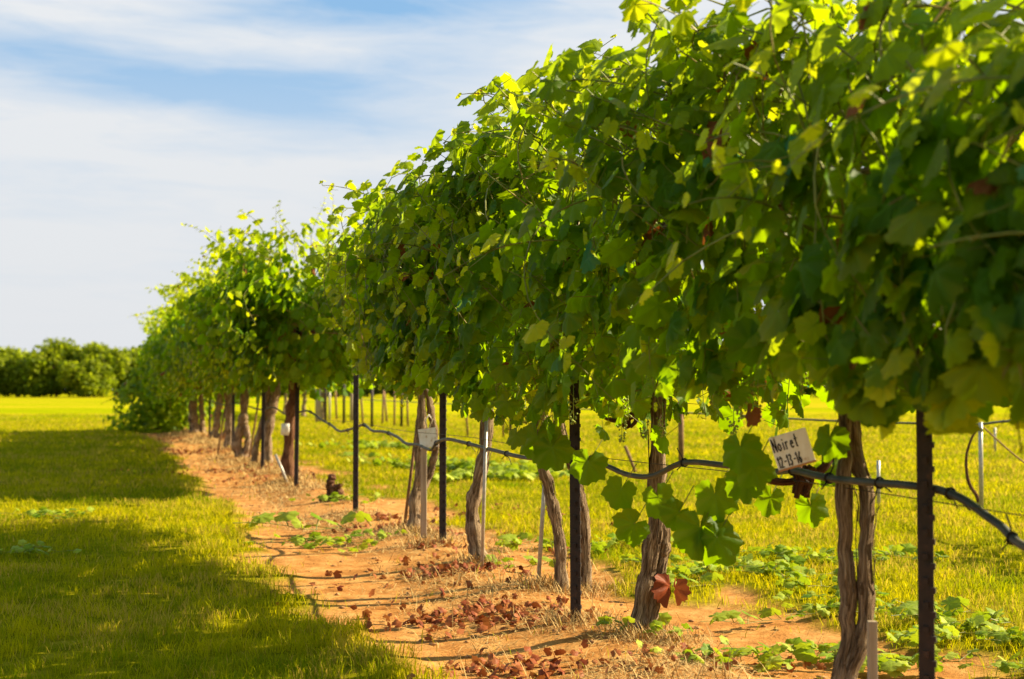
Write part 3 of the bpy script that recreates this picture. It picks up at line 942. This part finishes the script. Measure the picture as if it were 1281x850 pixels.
Rt = random.Random(3)
for y in (2.78, 2.98, 3.18, 3.32, 3.56, 4.02, 4.36, 5.2, 6.3, 6.9, 7.6, 8.9, 9.66, 10.4, 11.2, 12.2):
    p = hose_at(y); tb = MB()
    ring = [p+Vector((math.cos(a)*.0115, .001*math.sin(a*2), math.sin(a)*.0125)) for a in [2*math.pi*k/9 for k in range(10)]]
    tb.tube(ring, .0028, 6)
    d1 = Vector((Rt.uniform(-.6, .9), -.2, Rt.choice((-1, -.7, .7)))).normalized()
    tb.tube([p+d1*.010, p+d1*.03+Vector((.003, 0, -.002)), p+d1*.055], .0018, 5)
    d2 = Vector((Rt.uniform(-.9, .9), -.2, -.6)).normalized(); tb.tube([p+d2*.010, p+d2*.035], .0018, 5)
    tb.build('tie', M_tie, hose)


def wire_obj(zz, y0, y1, label, r=.0014, rx=rowx, off=0.0):
    m = MB(); m.tube([(rx(y)+off, y, zz+.008*math.sin(y*2.1)) for y in np.linspace(y0, y1, 40)], r, 5)
    tag(m.build('trellis_wire', M_wire), label, 'wire', 'trellis wires of the vine row')


wire_obj(.655, .3, 28, 'low thin wire that carries the hose below the leaves')
wire_obj(1.44, .3, 28.5, 'middle trellis wire inside the foliage')


# ------------------------------------------------------------------ stakes
def rod(name, base, top, r, mt, label, cat='stake', group=None, n=10):
    z = float(hgt(base[0], base[1])); mb = MB()
    d = Vector(top)-Vector((base[0], base[1], 0))
    mb.tube([Vector((0, 0, -.03)), d*.5, d], r, n)
    o = mb.build(name, mt, None); o.location = (base[0], base[1], z)
    return tag(o, label, cat, group)


def square_stake(name, base, h, w, d, label, lean=(0, 0)):
    z = float(hgt(*base)); mb = MB()
    V = []
    for zz in (-.03, h): V += [(sx*w/2+lean[0]*zz, sy*d/2+lean[1]*zz, zz) for sx, sy in ((-1, -1), (1, -1), (1, 1), (-1, 1))]
    mb.add(V, [(0, 3, 2, 1), (4, 5, 6, 7), (0, 1, 5, 4), (1, 2, 6, 5), (2, 3, 7, 6), (3, 0, 4, 7)])
    o = mb.build(name, M_wood, None, False); o.location = (*base, z)
    b = o.modifiers.new('b', 'BEVEL'); b.width = .0015; b.segments = 2
    return tag(o, label, 'stake')


square_stake('wooden_stake', (.842, 3.2), .358-float(hgt(.842, 3.2)), .021, .018, 'short cut off wooden stake between the double trunk and the nearest post')
x, y = G(672, 735); rod('steel_stake', (x, y), (x+.042, y, .60), .0095, M_galv, 'galvanised stake leaning towards the slim leaning trunk')
x, y = -.146, 6.60; rod('steel_stake', (x, y), (x+.022, y, .72), .0085, M_galv, 'thin straight steel rod in front of the bowed trunk')
x, y = G(505, 645); rod('wooden_pole', (-.683, 8.6), (-.575, 8.65, .86), .010, M_browncane, 'thin brown pole leaning left of the tagged stake', 'pole')
x, y = G(361, 607); rod('cut_stick', (x, y), (x-.13, y+.05, .26), .013, M_galv, 'pale stick leaning out of the soil left of the reddish trunk', 'stick')
x, y = G(314, 577); rod('steel_stake', (x-.02, y), (x+.14, y, 1.02), .012, M_browncane, 'thin leaning rod in the distance between keyhole trunk and sixth post')
x, y = G(272, 570); rod('steel_stake', (x, y), (x+.12, y, .75), .013, M_browncane, 'thin leaning rod in the distance near the twin trunks')

# tagged stake
x, y = G(530, 678); z = float(hgt(x, y))
st = empty('tagged_stake', (x, y, z), 'pale wooden stake with tilted grey white tag on top', 'stake')
mb = MB(); mb.box((0, 0, .27), (.036, .012, .60)); o = mb.build('lath', M_wood, st, False)
o.modifiers.new('b', 'BEVEL').width = .0015
from mathutils import Matrix, Euler
mb = MB(); R_ = Euler((math.radians(-12), math.radians(-8), math.radians(6))).to_matrix()
mb.box((.025, -.014, .585), (.105, .003, .115), R_); tg = mb.build('tag', M_sign, st, False)
mb = MB()
mb.tube([(.02, -.02, .64), (.01, -.03, .69), (.03, -.02, .72), (.05, 0, .69), (.03, .005, .64)], .004, 6); mb.build('tie', M_galv, st)

# tag on the reddish trunk
x, y = -2.13, 12.97
mb = MB(); mb.tube([Vector((0, 0, -.055)), Vector((.004, 0, 0)), Vector((.006, 0, .055))], [.038, .04, .037], 14); tt = mb.build('trunk_tag', M_sign, None)
tt.location = (x-.018, y-.095, .52); tag(tt, 'small white tag on the stout reddish trunk beyond the gap', 'tag')
for p in tt.data.vertices: p.co.y *= 0.25

# name board with handwriting
sg = empty('name_board', (0.668, 3.25, 0.757), 'white painted board with hand lettered words, stuck in the leaves above the hose', 'sign')
sg.scale = (.92, .92, .92)
sg.rotation_euler = (math.radians(3), math.radians(-17), math.radians(-12))
mb = MB(); mb.box((0, 0, 0), (.098, .008, .088)); bo = mb.build('board', M_sign, sg, False); bo.modifiers.new('b', 'BEVEL').width = .001
mb = MB(); mb.box((0, -.0005, -.0455), (.100, .010, .005)); mb.build('edge_strip', mat('rust_edge', lambda t: pri(t, (.45, .20, .06), .7)), sg, False)
G_ = {'N': [[(0, 0), (0, 1), (.6, 0), (.6, 1)]], 'o': [[(.3, .55), (.05, .4), (.05, .12), (.3, 0), (.52, .15), (.5, .42), (.3, .55)]], 'i': [[(.15, 0), (.15, .55)], [(.15, .75), (.16, .8)]],
      'r': [[(.08, 0), (.08, .55)], [(.08, .4), (.25, .55), (.42, .52)]], 'e': [[(.05, .3), (.5, .32), (.42, .52), (.2, .54), (.05, .3), (.12, .06), (.3, 0), (.5, .08)]],
      't': [[(.22, .95), (.2, .05), (.35, 0)], [(0, .6), (.45, .62)]], '1': [[(.1, .75), (.25, .95), (.25, 0)]], '2': [[(.05, .75), (.25, .95), (.48, .75), (.35, .45), (.03, .02), (.52, .03)]],
      '3': [[(.08, .85), (.3, .95), (.46, .75), (.2, .52), (.5, .3), (.3, 0), (.03, .12)]], '6': [[(.42, .92), (.12, .55), (.05, .2), (.25, 0), (.48, .18), (.35, .42), (.1, .3)]],
      '-': [[(.05, .45), (.4, .47)]], '0': [[(.28, .95), (.05, .6), (.08, .15), (.3, 0), (.5, .3), (.48, .75), (.28, .95)]]}
ink = MB()


def write(s, x0, z0, h, adv):
    cx = x0
    for ch in s:
        for st_ in G_.get(ch, []):
            for a, b in zip(st_, st_[1:]):
                A2 = Vector((cx+a[0]*h*.40, -.0052, z0+a[1]*h)); B2 = Vector((cx+b[0]*h*.40, -.0052, z0+b[1]*h))
                dd = (B2-A2); nn = Vector((-dd.z, 0, dd.x)).normalized()*.0017; ee = dd.normalized()*.001
                ink.add([A2-nn-ee, B2-nn+ee, B2+nn+ee, A2+nn-ee], [(0, 1, 2, 3)])
        cx += adv*(0.62 if ch in 'i-1' else 1.0)


write('Noiret', -.045, .004, .034, .0125)
write('12-13-16', -.045, -.039, .030, .0108)
ink.build('lettering', M_ink, sg, False)


# old wood hanging under the board
def old_wood(name, c, sz, label, seed):
    r = random.Random(seed); mb = MB()
    for k in range(9):
        p0 = Vector((r.uniform(-.5, .5)*sz, r.uniform(-.3, .3)*sz, sz*.55)); p1 = Vector((r.uniform(-.3, .3)*sz, r.uniform(-.2, .2)*sz, -sz*r.uniform(.2, .6)))
        m_ = (p0+p1)/2+Vector((r.gauss(0, .12)*sz, 0, 0))
        pth = smooth_path([p0, m_, p1], 12)
        mb.tube(pth, [sz*.16*(1.1-i/13*.5) for i in range(13)], 9, gnarl(seed+k))
    pth = smooth_path([(-sz*1.7, .02, sz*.3), (-sz*.9, 0, -.0), (0, 0, .1*sz), (sz*.9, 0, sz*.6), (sz*1.2, .02, sz*1.6)], 20)
    mb.tube(pth, [sz*.14]*21, 9, gnarl(seed+40))
    o = mb.build(name, M_bark2, None, True, True); o.location = c
    return tag(o, label, 'old wood')


old_wood('old_vine_wood', (.765, 3.60, .655), .072, 'knot of peeling brown old wood hanging below the name board', 3)
old_wood('old_vine_wood', (.400, 4.75, .79), .050, 'shaggy brown old wood at the top of the leaning split trunk', 5)

# stump in the gap
x, y = G(416, 630)
sr = empty('vine_stump', (x, y, float(hgt(x, y))-.01), 'low dark stump of a dead vine in the gap of the row', 'stump')
sr.scale = (.8, .8, .85)
trunk(sr, [([(0, 0, 0), (.0, 0, .09), (-.02, 0, .17), (.01, 0, .25)], .055, .032), ([(.07, 0, 0), (.08, 0, .05), (.06, 0, .10)], .045, .035), ([(-.10, 0, -.01), (-.05, 0, .04), (0, 0, .08)], .03, .035), ([(.0, -.02, .12), (.08, -.03, .15)], .03, .02)], M_bark2, 31, 12)


# ------------------------------------------------------------------ cut shoots lying on the ground
def clipping_meshes(seed, n, spread, size, elong=1.0, fl=0.0):
    R = random.Random(seed); LP, LM, LN, LS, LA, LR, SA, SB = [], [], [], [], [], [], [], []
    for k in range(max(1, n//9)):
        p = Vector((R.gauss(0, spread*.4)*elong, R.gauss(0, spread*.25), .03+.04*R.random())); a = R.uniform(-.5, .5)+R.choice((0, math.pi))
        d = Vector((math.cos(a), math.sin(a), .1))
        for s in range(9):
            d = (d+Vector((R.gauss(0, .2), R.gauss(0, .2), -.12))).normalized(); q = p+d*.055; q.z = max(q.z, .012); SA.append(p); SB.append(q); p = q
            l = p+Vector((R.gauss(0, .04), R.gauss(0, .04), R.uniform(0.0, .05)))
            LP.append(l); SA.append(p); SB.append(l)
            LN.append(Vector((R.gauss(0, .7), R.gauss(0, .7), .8))); LM.append(Vector((R.gauss(0, 1), R.gauss(0, 1), -.15)))
            LS.append(size*R.uniform(.6, 1.15)); LA.append(max(0, min(1, R.gauss(.35, .3)))); LR.append(R.random()*.94)
    T3 = lambda l: np.array([tuple(v) for v in l])
    a = leaves_mesh('leaves', T3(LP), T3(LM), T3(LN), np.array(LS), np.array(LA), np.array(LR), M_clip, None, 0)
    b = sticks_mesh('stem', T3(SA), T3(SB), .0022, M_cane, None)
    a.data.name = 'clip_leaves'; b.data.name = 'clip_stem'
    da, db = a.data, b.data
    bpy.data.objects.remove(a); bpy.data.objects.remove(b)
    return da, db


CLIPS = [clipping_meshes(1, 80, .30, .10), clipping_meshes(2, 56, .22, .10), clipping_meshes(3, 40, .22, .085, 1.4), clipping_meshes(4, 24, .14, .09), clipping_meshes(5, 14, .10, .075), clipping_meshes(6, 110, .42, .12)]
CG = 'cut green vine shoots lying on the ground'
for (px, py, k, rz, sc, lab) in (
        (925, 722, 0, .1, .85, 'wide heap of cut green shoots seen left of the double trunk'),
        (1000, 704, 0, 2.9, .80, 'dark green heap of cut shoots seen right of the hanging big leaves'),
        (1092, 706, 3, .4, 1.0, 'small pale heap of cut shoots just right of the double trunk, far up the lawn'),
        (1012, 748, 3, 1.0, .9, 'loose cut shoot seen just left of the double trunk'),
        (1020, 772, 2, .5, .8, 'trailing cut shoot at the soil edge left of the double trunk'),
        (1105, 762, 2, 2.4, .75, 'cut shoot with upturned leaves between double trunk and nearest post'),
        (1120, 792, 4, .4, 1.3, 'single big cut leaf spray beside the nearest post'),
        (1215, 806, 0, .2, .75, 'long heap of cut shoots right of the nearest post'),
        (1270, 800, 3, 1.8, .9, 'small heap of cut shoots at the right edge'),
        (1225, 842, 1, 3.0, .75, 'heap of cut shoots at the lower right corner'),
        (940, 826, 1, .1, .75, 'cut shoots on bare soil at the lower edge'),
        (1005, 836, 3, 2.5, .8, 'cut shoots on bare soil next to the foot of the double trunk'),
        (885, 788, 4, .3, 1.0, 'little cut shoot on bare soil right of the dead leaf'),
        (750, 802, 3, .2, .75, 'little pile of pale cut leaves at the foot of the leaning split trunk'),
        (800, 742, 4, .2, 1.2, 'flat cut leaf on bare soil behind the leaning split trunk'),
        (765, 690, 1, 1.0, .8, 'heap of cut shoots right of the second post on the lawn'),
        (795, 715, 3, .7, .9, 'small cut shoot behind the leaning split trunk at the soil edge'),
        (690, 722, 4, 2.0, 1.2, 'bright cut leaves between the galvanised stake and the slim trunk'),
        (655, 690, 3, 1.3, .9, 'cut leaves on the soil left of the galvanised stake'),
        (625, 692, 4, .8, 1.1, 'cut leaves on the soil right of the bowed trunk'),
        (600, 600, 5, .4, 1.2, 'large green heap of cut shoots behind the bowed trunk'),
        (560, 590, 5, 2.4, 1.2, 'large green heap of cut shoots behind the third post'),
        (665, 588, 0, 1.2, 1.3, 'green heap of cut shoots on the lawn above the galvanised stake'),
        (480, 562, 0, .6, 1.3, 'dark green heap of cut shoots left of the thin brown pole, far away'),
        (430, 560, 1, .6, 1.3, 'pale heap of cut shoots in the lawn of the gap'),
        (427, 580, 4, .6, 1.8, 'small dark clump of cut leaves in the gap'),
        (505, 580, 1, .6, 1.3, 'heap of cut shoots just left of the tagged stake on the lawn'),
        (400, 632, 2, .1, .9, 'pale green weeds and cut leaves beside the old stump'),
        (313, 672, 4, .3, 2.2, 'bunch of large pale cut leaves where left grass meets the soil'),
        (365, 684, 2, .0, 1.0, 'long cut shoot stretched across the bare soil strip'),
        (440, 678, 4, .1, .9, 'tip of cut shoot on the bare soil in front of the lone post'),
        (35, 650, 2, .1, .8, 'cut shoot on the sunlit band of grass at the left edge'),
        (60, 694, 2, 2.9, .7, 'dark cut shoot lying in the shaded grass at left'),
        (8, 610, 3, 2.9, 1.0, 'far cut shoot in the shaded grass at the left edge')):
    x, y = G(px, py); da, db = CLIPS[k]
    r = empty('cut_vine_shoot', (x, y, float(hgt(x, y))+.02), lab, 'vine cutting', CG, rz)
    r.scale = (sc, sc, sc*.7)
    for dt, nm in ((da, 'leaves'), (db, 'stem')):
        o = bpy.data.objects.new(nm, dt); COL.objects.link(o); o.parent = r


# dead red brown leaves littering the strip
R = random.Random(9); LP, LM, LN, LS, LA, LR = [], [], [], [], [], []
for (px, py, sx, sy, n) in ((605, 768, .38, .16, 230), (650, 828, .22, .12, 90), (570, 722, .26, .10, 90), (540, 690, .2, .1, 30), (510, 664, .45, .12, 90), (470, 655, .3, .1, 50), (240, 565, .7, .4, 160), (290, 590, .8, .3, 110), (330, 600, .5, .3, 60),
                            (720, 690, .3, .1, 25), (690, 835, .5, .15, 40), (620, 640, .5, .4, 40), (900, 830, .4, .2, 40), (230, 548, .8, .6, 90), (520, 720, .5, .5, 50), (760, 655, .15, .05, 14)):
    x, y = G(px, py)
    for _ in range(int(n*.9)):
        X_ = x+R.gauss(0, sx*.55); Y_ = y+R.gauss(0, sy*.9)
        LP.append((X_, Y_, float(hgt(X_, Y_))+.008+R.random()*.02)); LM.append((R.gauss(0, 1), R.gauss(0, 1), R.gauss(0, .3))); LN.append((R.gauss(0, .9), R.gauss(0, .9), .8))
        LS.append(R.uniform(.018, .052)); LA.append(R.random()); LR.append(R.random()*.93)
o = leaves_mesh('dead_leaves', np.array(LP), np.array(LM), np.array(LN), np.array(LS), np.array(LA), np.array(LR), M_dry, None, 1)
for v in o.data.vertices: pass
tag(o, 'curled red brown dead leaves littering the bare soil strip', 'dead leaves', kind='stuff')

# the hanging dead leaf beside the leaning split trunk
mp = at_px(836, 742, 4.95)
o = leaves_mesh('dead_leaf', np.array([(0, 0, .03), (-.035, .01, .065), (.022, .01, .02)]), np.array([(-.35, 0, -1), (-.4, 0, -.6), (.15, 0, -1)]), np.array([(1.3, -.7, .2), (-.3, -1, .5), (-1.2, -.6, .1)]), np.array([.14, .07, .115]), np.array([.1, .0, .1]), np.array([.3, .6, .2]), M_dry, None, 0)
o.location = mp; tag(o, 'large curled rust brown dead leaf beside the foot of the leaning split trunk', 'dead leaf')


# ------------------------------------------------------------------ second row: young vines, stakes
def row2(y): return 6.44-.30*y


def bg_rod(px, pyb, pyt, wpx, mt, name, label, cat, grp=None, lean=0):
    x, y = G(px, pyb); z1 = H-(pyt-487)/F*y
    return rod(name, (x, y), (x+lean*y/F, y, z1-float(hgt(x, y))), wpx/F*y/2, mt, label, cat, grp)


bg_rod(1225, 640, 528, 5.5, M_galv, 'steel_stake', 'pale stake with curved young cane, on the lawn right of the nearest post', 'stake')
bg_rod(1097, 636, 576, 4.5, M_galv, 'steel_stake', 'short pale stake on the lawn just right of the double trunk', 'stake')
bg_rod(1243, 566, 535, 3, M_galv, 'steel_stake', 'small far pale stake seen right of the curved young cane', 'stake')
bg_rod(851, 582, 500, 7, M_browncane, 'young_vine', 'slim brown young vine trunk on the lawn right of the leaning split trunk', 'young vine')
bg_rod(795, 592, 558, 4, M_browncane, 'young_vine', 'thin pinkish cane stub on the lawn left of the leaning split trunk', 'cane', lean=-14)
bg_rod(398, 528, 470, 8, M_wood, 'wooden_post', 'thick pale wooden end post in the background of the gap', 'post')
bg_rod(440, 527, 470, 5, M_wood, 'wooden_post', 'slimmer pale wooden post behind the lone dark post', 'post')
bg_rod(412, 526, 480, 3, M_galv, 'steel_stake', 'thin pale stake right of the thick pale wooden post', 'stake')
BG = 'far dark posts of the rows behind'
for px, pb, pt, lab in ((407, 528, 465, 'far dark post close to the right side of the thick wooden post'), (430, 530, 465, 'far dark post left of the lone studded post'),
                        (465, 535, 480, 'far dark post right of the lone studded post'), (502, 534, 480, 'far dark post left of the thin brown pole'),
                        (638, 548, 500, 'far dark post under the leaves right of the bowed trunk')):
    bg_rod(px, pb, pt, 3.4, M_post, 'steel_post', lab, 'post', BG)
CG2 = 'thin reddish canes of young vines far behind'
for px, pb, lab in ((421, 525, 'thin far reddish cane between two dark posts in the gap'), (454, 530, 'thin far cane right of the lone studded post'), (478, 531, 'thin far cane in the lawn near the middle'),
                    (484, 529, 'very thin far cane, right one of a pair'), (493, 532, 'reddish far cane just left of the fourth dark post'), (510, 533, 'pale far cane just left of the thin brown pole'), (585, 546, 'brown far cane seen behind the third post'),
                    (629, 548, 'pale far cane seen under the leaves right of the bowed trunk')):
    bg_rod(px, pb, 488, 2.6, M_browncane, 'young_cane', lab, 'cane', CG2, lean=random.uniform(-5, 5))

# curved young cane beside the pale stake, the hose and cane behind
x0, y0 = G(1225, 636)
yc = empty('young_vine', (x0, y0, 0), 'leafless young vine curving up beside the pale stake', 'young vine')
Q = lambda px, py, dy=0: at_px(px, py, y0+dy)-Vector((x0, y0, 0))
mb = MB(); mb.tube(smooth_path([Q(1223, 640), Q(1220, 622), Q(1211, 607), Q(1207, 590), Q(1208, 565), Q(1218, 540), Q(1226, 532)], 30), [.017-.010*i/30 for i in range(31)], 8, gnarl(4)); mb.build('trunk', M_bark2, yc, True, True)
mb = MB(); mb.tube(smooth_path([Q(1226, 532), Q(1240, 545), Q(1262, 565), Q(1281, 580), Q(1310, 600)], 20), .006, 7); mb.build('cane', M_browncane, yc)
mb = MB(); mb.tube(smooth_path([at_px(1225, 531, y0-.03), at_px(1260, 527, y0-.6), at_px(1330, 524, y0-1.6), at_px(1500, 540, y0-3)], 30), .009, 8)
mb.tube(smooth_path([at_px(1225, 531, y0-.03), (row2(12), 12, .62), (row2(16), 16, .64), (row2(22), 22, .62), (row2(34), 34, .64)], 40), .009, 8)
tag(mb.build('drip_hose', M_hose), 'thin dark hose of the second row, behind the nearest post', 'hose')


# full vines further down the second row, and a small one outside the picture whose shadow falls on the lawn
def flatrim(lo):
    return lambda y, t: lo+(float(fbm(np.array(y*2.7), np.array(t*2.7+3), 3))-.5)*.3


for i, (ya, yb, lab) in enumerate(((38, 42, 'nearest full vine of the second row, bright green behind the gap'), (42, 46, 'second full vine of the row behind, in the gap'), (46, 51, 'third full vine of the row behind, mostly hidden'), (51, 57, 'last full vine of the row behind'))):
    ym = (ya+yb)/2; r = empty('grape_vine', (row2(ym), ym, 0), lab, 'grape vine', 'full vines of the second row')
    trunk(r, [([(0, 0, 0), (.05, 0, .7), (0, 0, 1.5)], .07, .05)], M_bark, 50+i, 8)
    canopy(r, ya, yb, 2, per_m=16, fill=220, seed=60+i, rx=row2, rimf=flatrim(.85), sizek=1.4, shape=lambda y: (2.5, .7))
yy = 7.4; r = empty('grape_vine', (row2(yy), yy, 0), 'small young vine on the lawn right of the picture', 'grape vine')
trunk(r, [([(0, 0, 0), (.02, 0, .4), (0, 0, .8)], .02, .015)], M_bark, 70, 8)
canopy(r, 7.0, 7.9, 2, per_m=12, fill=60, seed=71, rx=row2, rimf=flatrim(.7), zc=.9, upright=4, shape=lambda y: (1.35, .3))


# ------------------------------------------------------------------ tree line behind the field
def tree_meshes(seed, h, wdt):
    R = random.Random(seed)
    lobes = []
    for i in range(20):
        a = R.uniform(0, 6.28); rr = R.uniform(.1, .85)*wdt/2; zz = h*R.uniform(.12, .86)
        lobes.append((math.cos(a)*rr, math.sin(a)*rr*.8, zz, R.uniform(.14, .22)*wdt*(1.15-.4*zz/h)))
    lobes.append((0, 0, h*.8, wdt*.2))
    LP, LM, LN, LS, LA, LR = [], [], [], [], [], []
    for (cx, cy, cz, cr) in lobes:
        for _ in range(190):
            v = Vector((R.gauss(0, 1), R.gauss(0, 1), R.gauss(0, 1))).normalized(); rr = cr*R.uniform(.55, 1.12)
            p = Vector((cx, cy, cz))+Vector((v.x, v.y, v.z*1.25))*rr
            if p.z < .25: continue
            LP.append(p); LN.append(v*.7+Vector((R.gauss(0, .6), R.gauss(0, .6), R.gauss(.3, .5)))); LM.append(Vector((R.gauss(0, .6), R.gauss(0, .6), -.4)))
            LS.append(R.uniform(.3, .6)); LA.append(max(0, min(1, R.gauss(.25, .2)+.25*(v.z > .5)))); LR.append(R.random()*.95)
    for _ in range(40):       # thin top sprays
        a = R.uniform(0, 6.28); rr = R.uniform(0, .4)*wdt; p = Vector((math.cos(a)*rr, math.sin(a)*rr, h*R.uniform(.86, .98)-rr*.35))
        for s in range(7):
            p = p+Vector((R.gauss(0, .05), R.gauss(0, .05), .10)); LP.append(p.copy()); LN.append(Vector((R.gauss(0, 1), R.gauss(0, 1), .4))); LM.append(Vector((R.gauss(0, .5), 0, .6))); LS.append(.22); LA.append(.5); LR.append(R.random()*.9)
    T3 = lambda l: np.array([tuple(v) for v in l])
    c = leaves_mesh('crown', T3(LP), T3(LM), T3(LN), np.array(LS), np.array(LA), np.array(LR), M_treeleaf, None, 2)
    mb = MB(); mb.tube(smooth_path([(0, 0, -.1), (.05, 0, h*.2), (0, .05, h*.5), (.1, 0, h*.8)], 10), [.16-.012*i for i in range(11)], 8, gnarl(seed))
    for i in range(7):
        l = lobes[i]; mb.tube(smooth_path([(0, 0, h*.15), (l[0]*.5, l[1]*.5, l[2]*.7), l[:3]], 6), [.08-.009*k for k in range(7)], 6)
    t = mb.build('trunk', M_bark, None, True, True)
    dc, dt = c.data, t.data; bpy.data.objects.remove(c); bpy.data.objects.remove(t)
    return dc, dt


TR = [tree_meshes(i, hh_, ww_) for i, (hh_, ww_) in enumerate(((5.9, 7.2), (5.4, 6.6), (6.2, 7.6), (3.9, 6.4)))]
R = random.Random(21)
spots = []
for i in range(44): spots.append((-86+i*4.4+R.uniform(-.8, .8), 153+R.uniform(-2, 2), (0, 1, 2)[i % 3], R.uniform(.9, 1.06)))
for i in range(44): spots.append((-88+i*4.4+R.uniform(-1, 1), 159+R.uniform(-2, 2), (2, 0, 1)[i % 3], R.uniform(.92, 1.02)))
spots += [(-45.5, 146, 3, 1.0), (-59.5, 148, 3, 1.02), (-52, 149.5, 3, .55)]
for i, (x, y, k, sc) in enumerate(spots):
    if i == 88: lab = 'low rounded bright tree standing forward of the line, beside the end of the vine row'
    elif i == 89: lab = 'low bright tree standing forward of the line at the left edge'
    elif i == 90: lab = 'small yellowish bush at the foot of the far tree line'
    elif i < 44: lab = 'dense green tree in the front row of the far tree line'
    else: lab = 'dense green tree in the back row of the far tree line'
    r = empty('tree', (x, y, 0), lab, 'tree', 'trees of the far tree line' if i >= 88 else ('front row trees of the far tree line' if i < 44 else 'back row trees of the far tree line'), R.uniform(0, 6.28))
    r.scale = (sc, sc, sc*R.uniform(.86, .94))
    for dt, nm in zip(TR[k], ('crown', 'trunk')):
        o = bpy.data.objects.new(nm, dt); COL.objects.link(o); o.parent = r
